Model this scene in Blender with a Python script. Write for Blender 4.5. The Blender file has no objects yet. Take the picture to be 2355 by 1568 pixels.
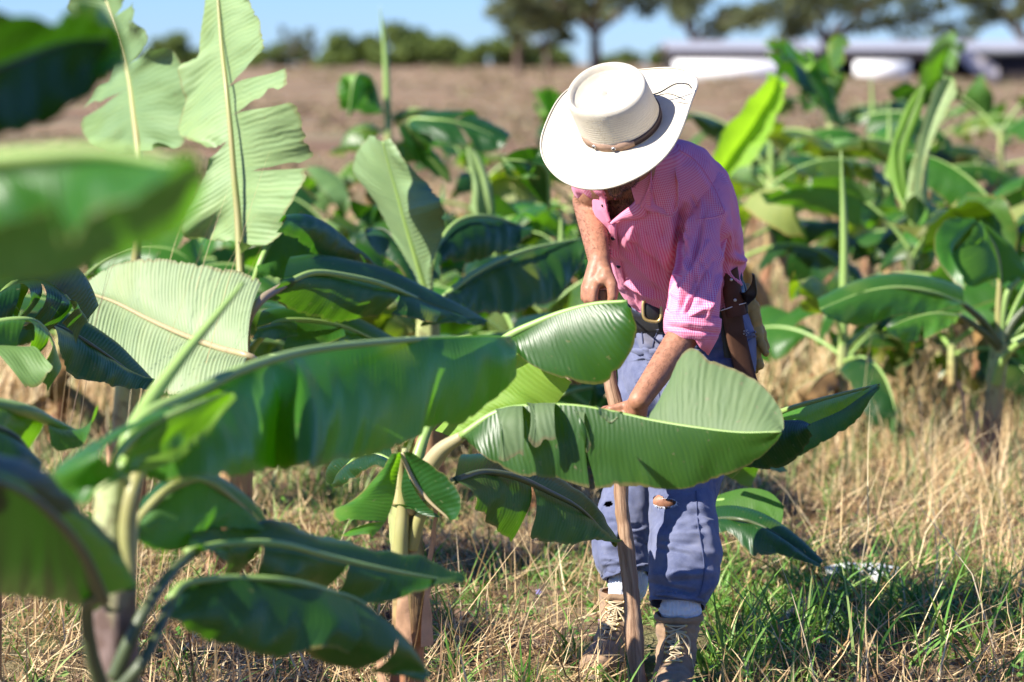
import bpy, bmesh, math, random
import numpy as np
from mathutils import Vector, Matrix, noise
from mathutils.bvhtree import BVHTree
R = math.radians
SC = bpy.context.scene
COL = SC.collection
rng = np.random.default_rng(7)
random.seed(7)

# ------------------------------------------------------------------ camera frame
CAMZ = 1.55
F = 6539.0
TP = 649.0 / F
PITCH = math.atan(TP)
CP, SP = math.cos(PITCH), math.sin(PITCH)

def P(x, y, d):
    """point at photo position (x, y) and ground distance d (metres)"""
    a = (x - 1177) / F; b = -(y - 784) / F
    ry = CP + b * SP; rz = -SP + b * CP
    k = d / ry
    return np.array((a * k, d, CAMZ + rz * k))

def PR(p):
    """photo position of a world point"""
    x, y, z = p[0], p[1], p[2] - CAMZ
    w = y * CP - z * SP; u = y * SP + z * CP
    return 1177 + F * x / w, 784 - F * u / w

def G(x, y):
    d = CAMZ / ((y - 135) / F) ; return P(x, y, d)

# ------------------------------------------------------------------ object helpers
def tag(o, label=None, cat=None, group=None, kind=None):
    if label: o['label'] = label
    if cat: o['category'] = cat
    if group: o['group'] = group
    if kind: o['kind'] = kind
    return o

def empty(name, loc, label, cat, group=None):
    o = bpy.data.objects.new(name, None); COL.objects.link(o)
    o.location = loc; o.empty_display_size = .1
    bpy.context.view_layer.update()
    return tag(o, label, cat, group)

def link(name, V, Fc, mat, parent=None, uv=None, smooth=True, color=None):
    """V (n,3) world coords; Fc (m,4) or list; uv per vertex (n,2)"""
    me = bpy.data.meshes.new(name)
    V = np.asarray(V, dtype=np.float64)
    if parent is not None:
        ploc = np.zeros(3); q_ = parent
        while q_ is not None: ploc = ploc + np.array(q_.location); q_ = q_.parent
        V = V - ploc
    if isinstance(Fc, np.ndarray) and Fc.ndim == 2:
        k = Fc.shape[1]; m = Fc.shape[0]
        me.vertices.add(len(V)); me.vertices.foreach_set('co', V.astype(np.float32).ravel())
        me.loops.add(m * k); me.loops.foreach_set('vertex_index', Fc.astype(np.int32).ravel())
        me.polygons.add(m)
        me.polygons.foreach_set('loop_start', np.arange(0, m * k, k, dtype=np.int32))
        me.polygons.foreach_set('loop_total', np.full(m, k, dtype=np.int32))
        me.update(calc_edges=True)
    else:
        me.from_pydata([tuple(v) for v in V], [], [tuple(int(i) for i in f) for f in Fc])
    if uv is not None:
        ul = me.uv_layers.new(name='UVMap')
        vi = np.empty(len(me.loops), dtype=np.int32); me.loops.foreach_get('vertex_index', vi)
        ul.data.foreach_set('uv', np.asarray(uv, dtype=np.float32)[vi].ravel())
    if smooth: me.polygons.foreach_set('use_smooth', np.ones(len(me.polygons), dtype=bool))
    me.validate(); me.update()
    if mat: me.materials.append(mat)
    o = bpy.data.objects.new(name, me); COL.objects.link(o)
    if parent is not None: o.parent = parent
    if color: o.color = color
    return o

def merge(parts):
    """[(V,F,uv)] -> one"""
    Vs, Fs, Us = [], [], []; n = 0
    for V, Fc, U in parts:
        Vs.append(np.asarray(V)); Us.append(np.asarray(U))
        Fs.append(np.asarray(Fc) + n); n += len(V)
    return np.concatenate(Vs), np.concatenate(Fs), np.concatenate(Us)

def orient(V, Fc):
    """turn a closed or tube like quad grid outwards"""
    c = V.mean(axis=0); a, b, d = V[Fc[:, 0]] - c, V[Fc[:, 1]] - c, V[Fc[:, 2]] - c; e = V[Fc[:, 3]] - c
    vol = (np.cross(a, b) * d).sum() + (np.cross(a, d) * e).sum()
    return Fc if vol > 0 else Fc[:, ::-1]

def nrm(v):
    n = np.linalg.norm(v, axis=-1, keepdims=True); return v / np.maximum(n, 1e-9)

def crv(pts, n, k=None):
    """Catmull-Rom through 3D pts, resampled to n stations by length"""
    p = np.asarray(pts, dtype=float)
    if len(p) == 2:
        t = np.linspace(0, 1, n)[:, None]; return p[0] * (1 - t) + p[1] * t
    q = np.vstack([2 * p[0] - p[1], p, 2 * p[-1] - p[-2]])
    out = []
    for i in range(1, len(q) - 2):
        t = np.linspace(0, 1, 16, endpoint=False)[:, None]
        a, b, c, d = q[i - 1], q[i], q[i + 1], q[i + 2]
        out.append(.5 * ((2 * b) + (-a + c) * t + (2 * a - 5 * b + 4 * c - d) * t**2 + (-a + 3 * b - 3 * c + d) * t**3))
    out = np.vstack(out + [q[-2][None]])
    s = np.concatenate([[0], np.cumsum(np.linalg.norm(np.diff(out, axis=0), axis=1))])
    ss = np.linspace(0, s[-1], n)
    return np.stack([np.interp(ss, s, out[:, j]) for j in range(3)], axis=1)

def px(lst, d=None):
    """list of (x,y[,d]) -> 3D, distances interpolated where missing"""
    idx = [i for i, q in enumerate(lst) if len(q) > 2]
    if not idx: ds = [d] * len(lst)
    else: ds = np.interp(range(len(lst)), idx, [lst[i][2] for i in idx])
    return np.array([P(q[0], q[1], dd) for q, dd in zip(lst, ds)])

def vn(p, s=1.0, o=0.0):
    return noise.noise(Vector((p[0] * s + o, p[1] * s + o * 1.7, p[2] * s - o)))

def grid_faces(nu, nv, off=0, wrap=False):
    i, j = np.meshgrid(np.arange(nu - 1), np.arange(nv if wrap else nv - 1), indexing='ij')
    i = i.ravel(); j = j.ravel(); j2 = (j + 1) % nv
    return np.stack([i * nv + j, (i + 1) * nv + j, (i + 1) * nv + j2, i * nv + j2], axis=1) + off

def tube(pts, rad, n=10, ns=None, cap=True):
    ns = ns or max(4, len(pts) * 5)
    c = crv(pts, ns); r = np.interp(np.linspace(0, 1, ns), np.linspace(0, 1, len(rad)), rad) if hasattr(rad, '__len__') else np.full(ns, rad)
    t = nrm(np.gradient(c, axis=0))
    up = np.array([0, 0, 1.]) if abs(t[0][2]) < .9 else np.array([1., 0, 0])
    V = []; U = []
    s = np.concatenate([[0], np.cumsum(np.linalg.norm(np.diff(c, axis=0), axis=1))])
    a = np.linspace(0, 2 * math.pi, n, endpoint=False)
    for i in range(ns):
        b = nrm(np.cross(t[i], up)); e = np.cross(b, t[i]); up = e
        V.append(c[i] + r[i] * (np.cos(a)[:, None] * b + np.sin(a)[:, None] * e))
        U.append(np.stack([a / 6.283, np.full(n, s[i])], axis=1))
    V = np.concatenate(V); U = np.concatenate(U)
    Fc = grid_faces(ns, n, wrap=True)
    if cap:
        k = len(V); V = np.vstack([V, c[0], c[-1]]); U = np.vstack([U, [0, 0], [0, s[-1]]])
        j = np.arange(n); j2 = (j + 1) % n
        f1 = np.stack([np.full(n, k), j, j2, j2], axis=1)   # degenerate quads are cleaned below
        f2 = np.stack([np.full(n, k + 1), (ns - 1) * n + j2, (ns - 1) * n + j, (ns - 1) * n + j], axis=1)
        # use real triangles as quads with midpoints avoided: add a tiny inner ring instead
        inner1 = c[0] + (V[:n] - c[0]) * .15; inner2 = c[-1] + (V[(ns - 1) * n:ns * n] - c[-1]) * .15
        V = np.vstack([V[:k], inner1, inner2]); U = np.vstack([U[:k], U[:n], U[(ns - 1) * n:ns * n]])
        f1 = np.stack([k + j, j, j2, k + j2], axis=1)
        f2 = np.stack([(ns - 1) * n + j, k + n + j, k + n + j2, (ns - 1) * n + j2], axis=1)
        Fc = np.vstack([Fc, f1, f2])
    return V, orient(V, Fc), U

def loft(rings, n=48, ns=60, right=(1, 0, 0), e=2.3, close=True):
    """rings: (x, y, d, half width px, half thickness m[, roll deg])"""
    C = np.array([P(r[0], r[1], r[2]) for r in rings])
    hw = np.array([r[3] * r[2] / F for r in rings]); th = np.array([r[4] for r in rings])
    ro = np.array([R(r[5]) if len(r) > 5 else 0 for r in rings])
    k = np.linspace(0, len(rings) - 1, ns)
    c = crv_param(C, k); hw = crv_param(hw[:, None], k)[:, 0]; th = crv_param(th[:, None], k)[:, 0]; ro = np.interp(k, range(len(rings)), ro)
    t = nrm(np.gradient(c, axis=0))
    for i in range(1, ns):
        if np.dot(t[i], t[i - 1]) < 0.2: t[i] = t[i - 1]
    s = np.concatenate([[0], np.cumsum(np.linalg.norm(np.diff(c, axis=0), axis=1))])
    a = np.linspace(0, 2 * math.pi, n, endpoint=False)
    ca, sa = np.cos(a), np.sin(a)
    sx = np.sign(ca) * np.abs(ca)**(2 / e); sy = np.sign(sa) * np.abs(sa)**(2 / e)
    V = []; U = []
    rt = np.array(right, float)
    circ = 2 * math.pi * np.sqrt((hw.mean()**2 + th.mean()**2) / 2)
    for i in range(ns):
        w = nrm(rt - t[i] * np.dot(rt, t[i])); b = np.cross(t[i], w)
        if ro[i]:
            w2 = w * math.cos(ro[i]) + t[i] * math.sin(ro[i]); w = w2
        V.append(c[i] + hw[i] * sx[:, None] * w + th[i] * sy[:, None] * b)
        U.append(np.stack([a / 6.28318 * circ, np.full(n, s[i])], axis=1))
    V = np.concatenate(V); U = np.concatenate(U); Fc = grid_faces(ns, n, wrap=True)
    return V, orient(V, Fc), U

def crv_param(C, k):
    q = np.vstack([2 * C[0] - C[1], C, 2 * C[-1] - C[-2]])
    out = []
    for kk in k:
        i = min(int(kk), len(C) - 2); t = kk - i
        a, b, c, d = q[i], q[i + 1], q[i + 2], q[i + 3]
        out.append(.5 * ((2 * b) + (-a + c) * t + (2 * a - 5 * b + 4 * c - d) * t**2 + (-a + 3 * b - 3 * c + d) * t**3))
    return np.array(out)

# ------------------------------------------------------------------ node helpers
def mat(name):
    m = bpy.data.materials.new(name); m.use_nodes = True
    nt = m.node_tree; nt.nodes.clear()
    return m, nt

class N:
    def __init__(s, nt): s.nt = nt
    def new(s, t, **k):
        n = s.nt.nodes.new(t)
        for a, b in k.items(): setattr(n, a, b)
        return n
    def __call__(s, t, ins=None, **k):
        n = s.new(t, **k)
        for key, v in (ins or {}).items():
            sock = n.inputs[key]
            if isinstance(v, bpy.types.NodeSocket): s.nt.links.new(v, sock)
            else: sock.default_value = v
        return n
    def math(s, op, a, b=0.0, c=0.0):
        n = s.new('ShaderNodeMath', operation=op)
        for i, v in enumerate((a, b, c)):
            if isinstance(v, bpy.types.NodeSocket): s.nt.links.new(v, n.inputs[i])
            else: n.inputs[i].default_value = v
        return n.outputs[0]
    def mix(s, f, a, b, mode='MIX'):
        n = s.new('ShaderNodeMix', data_type='RGBA', blend_type=mode)
        for k, v in ((0, f), (6, a), (7, b)):
            if isinstance(v, bpy.types.NodeSocket): s.nt.links.new(v, n.inputs[k])
            else: n.inputs[k].default_value = v if k == 0 else (*v[:3], 1)
        return n.outputs[2]
    def noise(s, vec, scale, detail=3, rough=.5, dist=0):
        n = s.new('ShaderNodeTexNoise')
        if vec is not None: s.nt.links.new(vec, n.inputs['Vector'])
        n.inputs['Scale'].default_value = scale; n.inputs['Detail'].default_value = detail
        n.inputs['Roughness'].default_value = rough; n.inputs['Distortion'].default_value = dist
        return n.outputs['Fac']
    def ramp(s, f, stops):
        n = s.new('ShaderNodeValToRGB'); cr = n.color_ramp
        while len(cr.elements) < len(stops): cr.elements.new(.5)
        for e_, (p, c) in zip(cr.elements, stops):
            e_.position = p; e_.color = (*c[:3], 1) if hasattr(c, '__len__') else (c, c, c, 1)
        s.nt.links.new(f, n.inputs[0]); return n.outputs[0]
    def sep(s, v):
        n = s.new('ShaderNodeSeparateXYZ'); s.nt.links.new(v, n.inputs[0]); return n.outputs
    def comb(s, x=0., y=0., z=0.):
        n = s.new('ShaderNodeCombineXYZ')
        for i, v in enumerate((x, y, z)):
            if isinstance(v, bpy.types.NodeSocket): s.nt.links.new(v, n.inputs[i])
            else: n.inputs[i].default_value = v
        return n.outputs[0]
    def out(s, sh): 
        o = s.new('ShaderNodeOutputMaterial'); s.nt.links.new(sh, o.inputs[0])
    def uv(s): return s.new('ShaderNodeTexCoord').outputs['UV']
    def obj(s): return s.new('ShaderNodeTexCoord').outputs['Object']
    def bump(s, h, strength=.5, dist=.002):
        return s('ShaderNodeBump', {'Height': h, 'Strength': strength, 'Distance': dist}).outputs[0]
    def pbsdf(s, col, rough=.6, spec=.5, normal=None, **k):
        d = {'Base Color': col if isinstance(col, bpy.types.NodeSocket) else (*col[:3], 1), 'Roughness': rough, 'Specular IOR Level': spec}
        if normal is not None: d['Normal'] = normal
        d.update(k)
        return s('ShaderNodeBsdfPrincipled', d).outputs[0]

def leaf_material(name, top, under, trans, wt=.35, brown=.5, pleat=88.0, vein=.35, bleach=0.0):
    """UV: x metres along the rib, y 0..1 from rib to edge"""
    m, nt = mat(name); n = N(nt)
    uv = n.uv(); s = n.sep(uv); ob = n.obj()
    oc = n.new('ShaderNodeObjectInfo')
    back = n.new('ShaderNodeNewGeometry').outputs['Backfacing']
    # veins run out from the rib
    wav = n.math('SINE', n.math('MULTIPLY', n.math('ADD', s[0], n.math('MULTIPLY', n.noise(ob, 9, 3), .035)), pleat * 6.283))
    fine = n.noise(n.comb(n.math('MULTIPLY', s[0], 420.), n.math('MULTIPLY', s[1], 2.), 0.), 1.0, 2)
    big = n.noise(ob, 5.0, 4, .6)
    c = n.mix(back, top, under)
    c = n.mix(n.math('MULTIPLY', big, .55), c, n.mix(1.0, c, (.55, .75, .5), 'MULTIPLY'))
    strk = n.noise(n.comb(n.math('MULTIPLY', s[0], 38.), n.math('MULTIPLY', s[1], .7), 0.), 1.0, 3)
    c = n.mix(n.math('MULTIPLY', strk, .75), c, n.mix(1.0, c, (1.55, 1.35, 1.1), 'MULTIPLY'))
    c = n.mix(n.math('MULTIPLY', n.math('ADD', n.math('MULTIPLY', wav, .5), .5), vein * .35), c, n.mix(1.0, c, (.62, .7, .6), 'MULTIPLY'))
    c = n.mix(n.math('MULTIPLY', fine, .5), c, n.mix(1.0, c, (.8, .88, .75), 'MULTIPLY'))
    # dry margin and specks
    edge = n.math('ADD', s[1], n.math('MULTIPLY', n.math('SUBTRACT', n.noise(ob, 14, 4), .5), .16))
    ef = n.ramp(edge, [(.945, 0.), (.985, 1.)])
    spot = n.ramp(n.noise(n.comb(n.math('MULTIPLY', s[0], 30.), n.math('MULTIPLY', s[1], 4.), 0.), 2.0, 4, .65), [(.64, 0.), (.69, 1.)])
    yel = n.ramp(n.noise(ob, 3.2, 2), [(.60, 0.), (.78, 1.)])
    c = n.mix(n.math('MULTIPLY', yel, .35), c, (.30, .34, .06))
    c = n.mix(n.math('MULTIPLY', ef, brown), c, (.20, .13, .05))
    c = n.mix(n.math('MULTIPLY', spot, .8 * brown), c, (.25, .20, .10))
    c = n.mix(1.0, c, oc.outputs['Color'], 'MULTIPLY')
    h = n.math('ADD', n.math('MULTIPLY', wav, .7), n.math('MULTIPLY', fine, .5))
    bp = n.bump(h, .30, .0011)
    rough = n.math('ADD', .33, n.math('MULTIPLY', back, .2))
    rough = n.math('ADD', rough, n.math('MULTIPLY', big, .12))
    b = n.pbsdf(c, rough, .5, bp)
    tc = n.mix(n.math('MULTIPLY', fine, .35), trans, n.mix(1.0, trans, (.6, .75, .5), 'MULTIPLY'))
    tc = n.mix(1.0, tc, oc.outputs['Color'], 'MULTIPLY')
    t = n('ShaderNodeBsdfTranslucent', {'Color': tc, 'Normal': bp}).outputs[0]
    mx = n('ShaderNodeMixShader', {0: wt, 1: b, 2: t}).outputs[0]
    n.out(mx); return m

def fabric(name, col, col2=None, scale=900, rough=.85, bump=.3, stain=None):
    m, nt = mat(name); n = N(nt); ob = n.obj()
    f = n.ramp(n.noise(ob, 9, 6, .7), [(.35, 0.), (.65, 1.)]); c = n.mix(f, col, col2 or tuple(x * .8 for x in col))
    if stain: c = n.mix(n.math('MULTIPLY', n.ramp(n.noise(ob, 9, 4, .6), [(.56, 0.), (.72, 1.)]), .6), c, stain)
    w = n.noise(ob, scale, 1)
    c = n.mix(n.math('MULTIPLY', w, .35), c, n.mix(1.0, c, (.7, .7, .72), 'MULTIPLY'))
    h = n.math('ADD', n.math('MULTIPLY', n.noise(ob, 60, 3), 1.), n.math('MULTIPLY', w, .3))
    n.out(n.pbsdf(c, rough, .2, n.bump(h, bump, .002), **{'Sheen Weight': .15})); return m

def simple(name, col, rough=.5, spec=.5, var=.25, scale=40, bump=.2, metal=0., bd=.001):
    m, nt = mat(name); n = N(nt); ob = n.obj()
    f = n.noise(ob, scale, 4, .6); c = n.mix(f, tuple(x * (1 + var) for x in col), tuple(x * (1 - var) for x in col))
    n.out(n.pbsdf(c, rough, spec, n.bump(f, bump, bd), Metallic=metal)); return m

M = {}
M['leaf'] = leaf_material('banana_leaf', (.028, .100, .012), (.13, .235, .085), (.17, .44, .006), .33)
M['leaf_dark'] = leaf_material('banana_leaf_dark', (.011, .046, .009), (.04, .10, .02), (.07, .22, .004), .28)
M['leaf_pale'] = leaf_material('banana_leaf_pale', (.10, .22, .06), (.28, .35, .21), (.26, .36, .10), .20, pleat=66, vein=.9)
M['leaf_dry'] = leaf_material('dead_leaf', (.26, .15, .075), (.34, .22, .12), (.30, .16, .05), .15, .9)
M['leaf_yellow_green'] = leaf_material('banana_leaf_yellow_green', (.10, .30, .02), (.24, .42, .05), (.42, .68, .03), .50, .2)

def rib_material(name, a, b):
    m, nt = mat(name); n = N(nt); s = n.sep(n.uv()); ob = n.obj()
    f = n.noise(ob, 8, 3); st = n.noise(n.comb(n.math('MULTIPLY', s[0], 14.), n.math('MULTIPLY', s[1], 3.), 0.), 1., 3)
    c = n.mix(f, a, b); c = n.mix(n.math('MULTIPLY', st, .4), c, n.mix(1., c, (.6, .62, .5), 'MULTIPLY'))
    n.out(n.pbsdf(c, .42, .45, n.bump(st, .3, .001), **{'Subsurface Weight': .1, 'Subsurface Radius': (.01, .01, .004)})); return m
M['rib'] = rib_material('leaf_midrib', (.30, .42, .12), (.24, .38, .10))
M['rib_pink'] = rib_material('leaf_midrib_pink', (.45, .30, .20), (.36, .34, .16))
M['rib_tan'] = rib_material('leaf_midrib_tan', (.36, .28, .14), (.30, .34, .10))
M['rib_purple'] = rib_material('petiole_purple', (.28, .16, .17), (.30, .30, .13))
M['rib_dark'] = rib_material('petiole_dark', (.07, .075, .05), (.09, .13, .04))

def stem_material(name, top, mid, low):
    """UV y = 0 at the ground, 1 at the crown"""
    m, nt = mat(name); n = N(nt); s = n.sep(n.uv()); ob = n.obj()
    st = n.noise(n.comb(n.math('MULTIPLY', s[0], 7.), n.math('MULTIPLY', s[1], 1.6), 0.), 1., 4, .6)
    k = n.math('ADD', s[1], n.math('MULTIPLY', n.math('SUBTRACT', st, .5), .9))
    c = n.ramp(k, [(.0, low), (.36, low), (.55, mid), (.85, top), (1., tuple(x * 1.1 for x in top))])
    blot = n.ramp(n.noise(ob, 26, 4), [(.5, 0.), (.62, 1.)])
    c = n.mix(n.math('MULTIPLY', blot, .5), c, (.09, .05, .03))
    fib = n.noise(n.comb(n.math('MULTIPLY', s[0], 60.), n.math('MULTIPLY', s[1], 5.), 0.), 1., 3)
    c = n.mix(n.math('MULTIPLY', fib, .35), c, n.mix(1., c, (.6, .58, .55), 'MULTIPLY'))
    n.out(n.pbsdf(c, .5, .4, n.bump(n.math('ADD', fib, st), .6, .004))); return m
M['stem'] = stem_material('pseudostem', (.40, .44, .17), (.40, .26, .12), (.36, .17, .09))
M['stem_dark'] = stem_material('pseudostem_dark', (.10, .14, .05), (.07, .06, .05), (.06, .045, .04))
M['stem_pale'] = stem_material('pseudostem_pale', (.50, .56, .26), (.45, .42, .22), (.20, .14, .12))
M['dry'] = simple('dry_sheath', (.46, .27, .16), .7, .2, .4, 30, .6, bd=.003)

def smooth01(a, b, x):
    t = np.clip((x - a) / (b - a), 0, 1); return t * t * (3 - 2 * t)

def blade(C0, C1, nu=70, nv=12, arch=0.0, pleat=0.0, wob=.0, tears=(), seed=0, top=True, flut=.02, face=None, rip=0.0012, nick=.05):
    """half a leaf blade between the rib curve C0 and the edge curve C1 (3D).
    tears = [(u, gap)] ; top: the upper leaf side looks at the camera"""
    rs = np.random.default_rng(seed + 11)
    c0 = crv(C0, 160); c1 = crv(C1, 160)
    L = np.concatenate([[0], np.cumsum(np.linalg.norm(np.diff(c0, axis=0), axis=1))])
    if L[-1] < .05: L = np.concatenate([[0], np.cumsum(np.linalg.norm(np.diff(c1, axis=0), axis=1))])
    us = [0.0] + sorted(t[0] for t in tears) + [1.0]
    gaps = [0.0] + [t[1] for t in sorted(tears)] + [0.0]
    parts = []
    def at(c, u):
        k = np.clip(u, 0, 1) * 159
        return np.stack([np.interp(k, np.arange(160), c[:, j]) for j in range(3)], axis=-1)
    v = np.linspace(0, 1, nv)
    nref = None
    for si in range(len(us) - 1):
        ua, ub = us[si], us[si + 1]
        n_ = max(4, int(nu * (ub - ua)) + 1)
        t = np.linspace(0, 1, n_)[:, None]
        sv = smooth01(.08, 1.0, v)[None, :]
        jag = .25 * gaps[si] * np.interp(v, np.linspace(0, 1, 9), rs.normal(0, 1, 9))[None, :]
        a_ = ua + (gaps[si] * .5 * sv + jag * sv)
        b_ = ub - (gaps[si + 1] * .5 * sv)
        U_ = a_ + (b_ - a_) * t
        vv = v
        A = at(c0, U_); B = at(c1, U_)
        V_ = v[None, :, None]
        q_ = (U_ * L[-1]); ragg = np.zeros(U_.shape)
        if nick:
            ph = rs.uniform(0, 6.28, 6)
            ragg = .5 * np.sin(q_ * 61 + ph[0] + 2 * np.sin(q_ * 17 + ph[1])) + .3 * np.sin(q_ * 143 + ph[2]) + .5 * np.sin(q_ * 29 + ph[3]) * np.sin(q_ * 213 + ph[4])
            ragg = nick * np.clip(ragg - .15, 0, 1)
        V_ = (V_ * (1 - (ragg * V_[..., 0]**4)[..., None]))
        X = A * (1 - V_) + B * V_
        du = np.gradient(X, axis=0); dv = np.gradient(X, axis=1)
        nn = nrm(np.cross(du, dv))
        mean = nrm(nn.mean(axis=(0, 1)))
        wd = np.linalg.norm(B - A, axis=-1)
        # consistent reference towards the camera
        if np.dot(mean, X.mean(axis=(0, 1)) - np.array([0, 0, CAMZ])) > 0: nn = -nn; flipped = True
        else: flipped = False
        nn = nrm(nn * .5 + nrm(nn.mean(axis=(0, 1))) * .5)
        lu = np.interp(U_, np.linspace(0, 1, 160), L)
        disp = arch * wd * 4 * V_[..., 0] * (1 - V_[..., 0])
        disp = disp + pleat * np.sin(lu * 6.283 * 62 + 2 * np.sin(lu * 23 + seed)) * np.minimum(1, 3 * V_[..., 0])
        if wob:
            wn = np.empty(U_.shape)
            for i in range(U_.shape[0]):
                for j in range(nv):
                    wn[i, j] = noise.noise(Vector((lu[i, j] * 7 + seed * 3.1, v[j] * 1.1, seed * 1.3))) + .4 * noise.noise(Vector((lu[i, j] * 22 + seed, v[j] * 2.1, 5.0)))
            disp = disp + wob * wn * V_[..., 0]
        if rip:
            disp = disp + rip * np.sin(lu * 95 + seed + 3 * np.sin(lu * 31)) * smooth01(.55, 1, V_[..., 0])
        if len(us) > 2:
            disp = disp + flut * rs.normal() * V_[..., 0]**1.5
            bend = rs.normal(0, .25) * flut
            disp = disp + bend * (t - .5) * V_[..., 0] * 6
        X = X + nn * disp[..., None]
        f = grid_faces(n_, nv)
        # orientation: computed normal of grid = cross(du, dv) ; want towards camera if top
        want_flip = (flipped and top) or ((not flipped) and (not top))
        if want_flip: f = f[:, ::-1]
        parts.append((X.reshape(-1, 3), f, np.stack([lu, np.broadcast_to(v[None, :], lu.shape)], axis=-1).reshape(-1, 2)))
    return merge(parts)

def leaf_obj(parent, blades, mat_, rib=None, rib_r=None, rib_mat='rib', color=(1, 1, 1, 1), petiole=None, label=None):
    """blades: list of (V,F,uv); rib: 3D pts; petiole joined to the rib tube"""
    V, Fc, U = merge(blades)
    o = link('leaf', V, Fc, M[mat_], parent, U, color=color)
    if label: o['label'] = label
    if rib is not None:
        V, Fc, U = tube(rib, rib_r, 8, max(20, len(rib) * 6))
        link('midrib', V, Fc, M[rib_mat], o, U)
    return o

def stem_mesh(base, topp, r0, r1, seed=0, sheaths=4, n=22, ns=40):
    """tapering pseudostem of overlapping sheaths"""
    rs = np.random.default_rng(seed)
    mid = (np.array(base) + np.array(topp)) / 2 + rs.normal(0, .008, 3)
    c = crv([base, mid, topp], ns); t = nrm(np.gradient(c, axis=0))
    a = np.linspace(0, 2 * math.pi, n, endpoint=False)
    V = []; U = []
    ph = rs.uniform(0, 6.28, 4)
    for i in range(ns):
        k = i / (ns - 1)
        w = nrm(np.cross(t[i], [0, 1, 0.01])); b = np.cross(w, t[i])
        r = r0 + (r1 - r0) * k**.8
        lob = 1 + .10 * np.cos(2 * a + ph[0] + k * 2) + .07 * np.sign(np.sin(1.0 * a + ph[1] + k * 3)) + .05 * np.cos(5 * a + ph[2])
        lob = lob + .12 * k * np.cos(2 * a + ph[0])
        V.append(c[i] + (r * lob)[:, None] * (np.cos(a)[:, None] * w + np.sin(a)[:, None] * b))
        U.append(np.stack([a / 6.283, np.full(n, k)], axis=1))
    V = np.concatenate(V); U = np.concatenate(U); f = orient(V, grid_faces(ns, n, wrap=True))
    parts = [(V, f, U)]
    return merge(parts)

def dry_sheath(base, r, h, az, seed):
    """papery strip peeling off the stem foot"""
    rs = np.random.default_rng(seed)
    d = np.array([math.cos(az), math.sin(az), 0]); s = np.array([-d[1], d[0], 0])
    c0 = []; c1 = []
    for k in np.linspace(0, 1, 6):
        p = np.array(base) + d * (r * 1.05 + .05 * k**2 * rs.uniform(.3, 1.2)) + np.array([0, 0, h * k])
        w = r * .75 * (1 - .8 * k)
        c0.append(p - s * w); c1.append(p + s * w)
    return blade(c0, c1, 20, 6, arch=.25, wob=.02, seed=seed)

def std_blades(c, lat, nrmv, hw, fold, seed, tears=3, nu=40, nv=7, wob=.03, arch=.12, top=True, profile=None, flut=.05):
    """both halves of a generic leaf: c rib curve (n,3), lat lateral unit vectors, hw half width"""
    n = len(c); k = np.linspace(0, 1, n); rs = np.random.default_rng(seed)
    prof = np.minimum(1, (k / .10))**.6 * np.clip(1 - np.clip((k - .45) / .55, 0, 1)**2.3, 0, 1)**.7
    out = []
    for sgn in (-1, 1):
        fa = fold * rs.uniform(.7, 1.3)
        e = c + (lat * sgn * math.cos(fa) - nrmv * math.sin(fa)) * (hw * prof)[:, None]
        e = e + nrm(np.gradient(c, axis=0)) * (hw * .22 * prof * smooth01(0, .3, k))[:, None]
        tr = [(float(u), float(rs.uniform(.008, .05))) for u in sorted(rs.uniform(.12, .92, int(rs.integers(0, tears + 1))))] if tears else []
        tr = [t for i, t in enumerate(tr) if i == 0 or t[0] - tr[i - 1][0] > .05]
        V, f, U = blade(c, e, nu, nv, arch=arch, wob=wob, tears=tr, seed=seed + sgn, flut=flut)
        # orient with the rib normal instead of the camera
        e1 = V[f[:, 1]] - V[f[:, 0]]; e2 = V[f[:, 2]] - V[f[:, 0]]
        if np.dot(np.cross(e1, e2).sum(axis=0), nrmv.mean(axis=0)) < 0: f = f[:, ::-1]
        out.append((V, f, U))
    return out

def gen_leaf(parent, base, az, el, L, hw, droop, fold, seed, matn='leaf', pet=.18, color=(1, 1, 1, 1), tears=3, nu=36, nv=6, roll=0.0, ribm='rib', rr=.010):
    rs = np.random.default_rng(seed)
    n = 24; ds = (L + pet) / (n - 1); p = np.array(base, float); e = el; pts = [p.copy()]; tg = []
    for i in range(n):
        k = i / (n - 1)
        dirv = np.array([math.cos(az) * math.cos(e), math.sin(az) * math.cos(e), math.sin(e)])
        tg.append(dirv)
        if i < n - 1:
            p = p + dirv * ds; pts.append(p.copy()); e -= droop * (.4 + 1.2 * k) / n; az += rs.normal(0, .02)
    pts = np.array(pts); tg = np.array(tg)
    lat = nrm(np.cross(tg, np.array([0, 0, 1.0]) + 1e-4)); nv_ = np.cross(lat, tg)
    if roll:
        lat, nv_ = lat * math.cos(roll) + nv_ * math.sin(roll), nv_ * math.cos(roll) - lat * math.sin(roll)
    i0 = max(1, int(n * pet / (L + pet)))
    bl = std_blades(pts[i0:], lat[i0:], nv_[i0:], hw, fold, seed, tears, nu, nv)
    return leaf_obj(parent, bl, matn, pts[::3], [rr, rr * .8, rr * .5, rr * .15], ribm, color)

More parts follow.
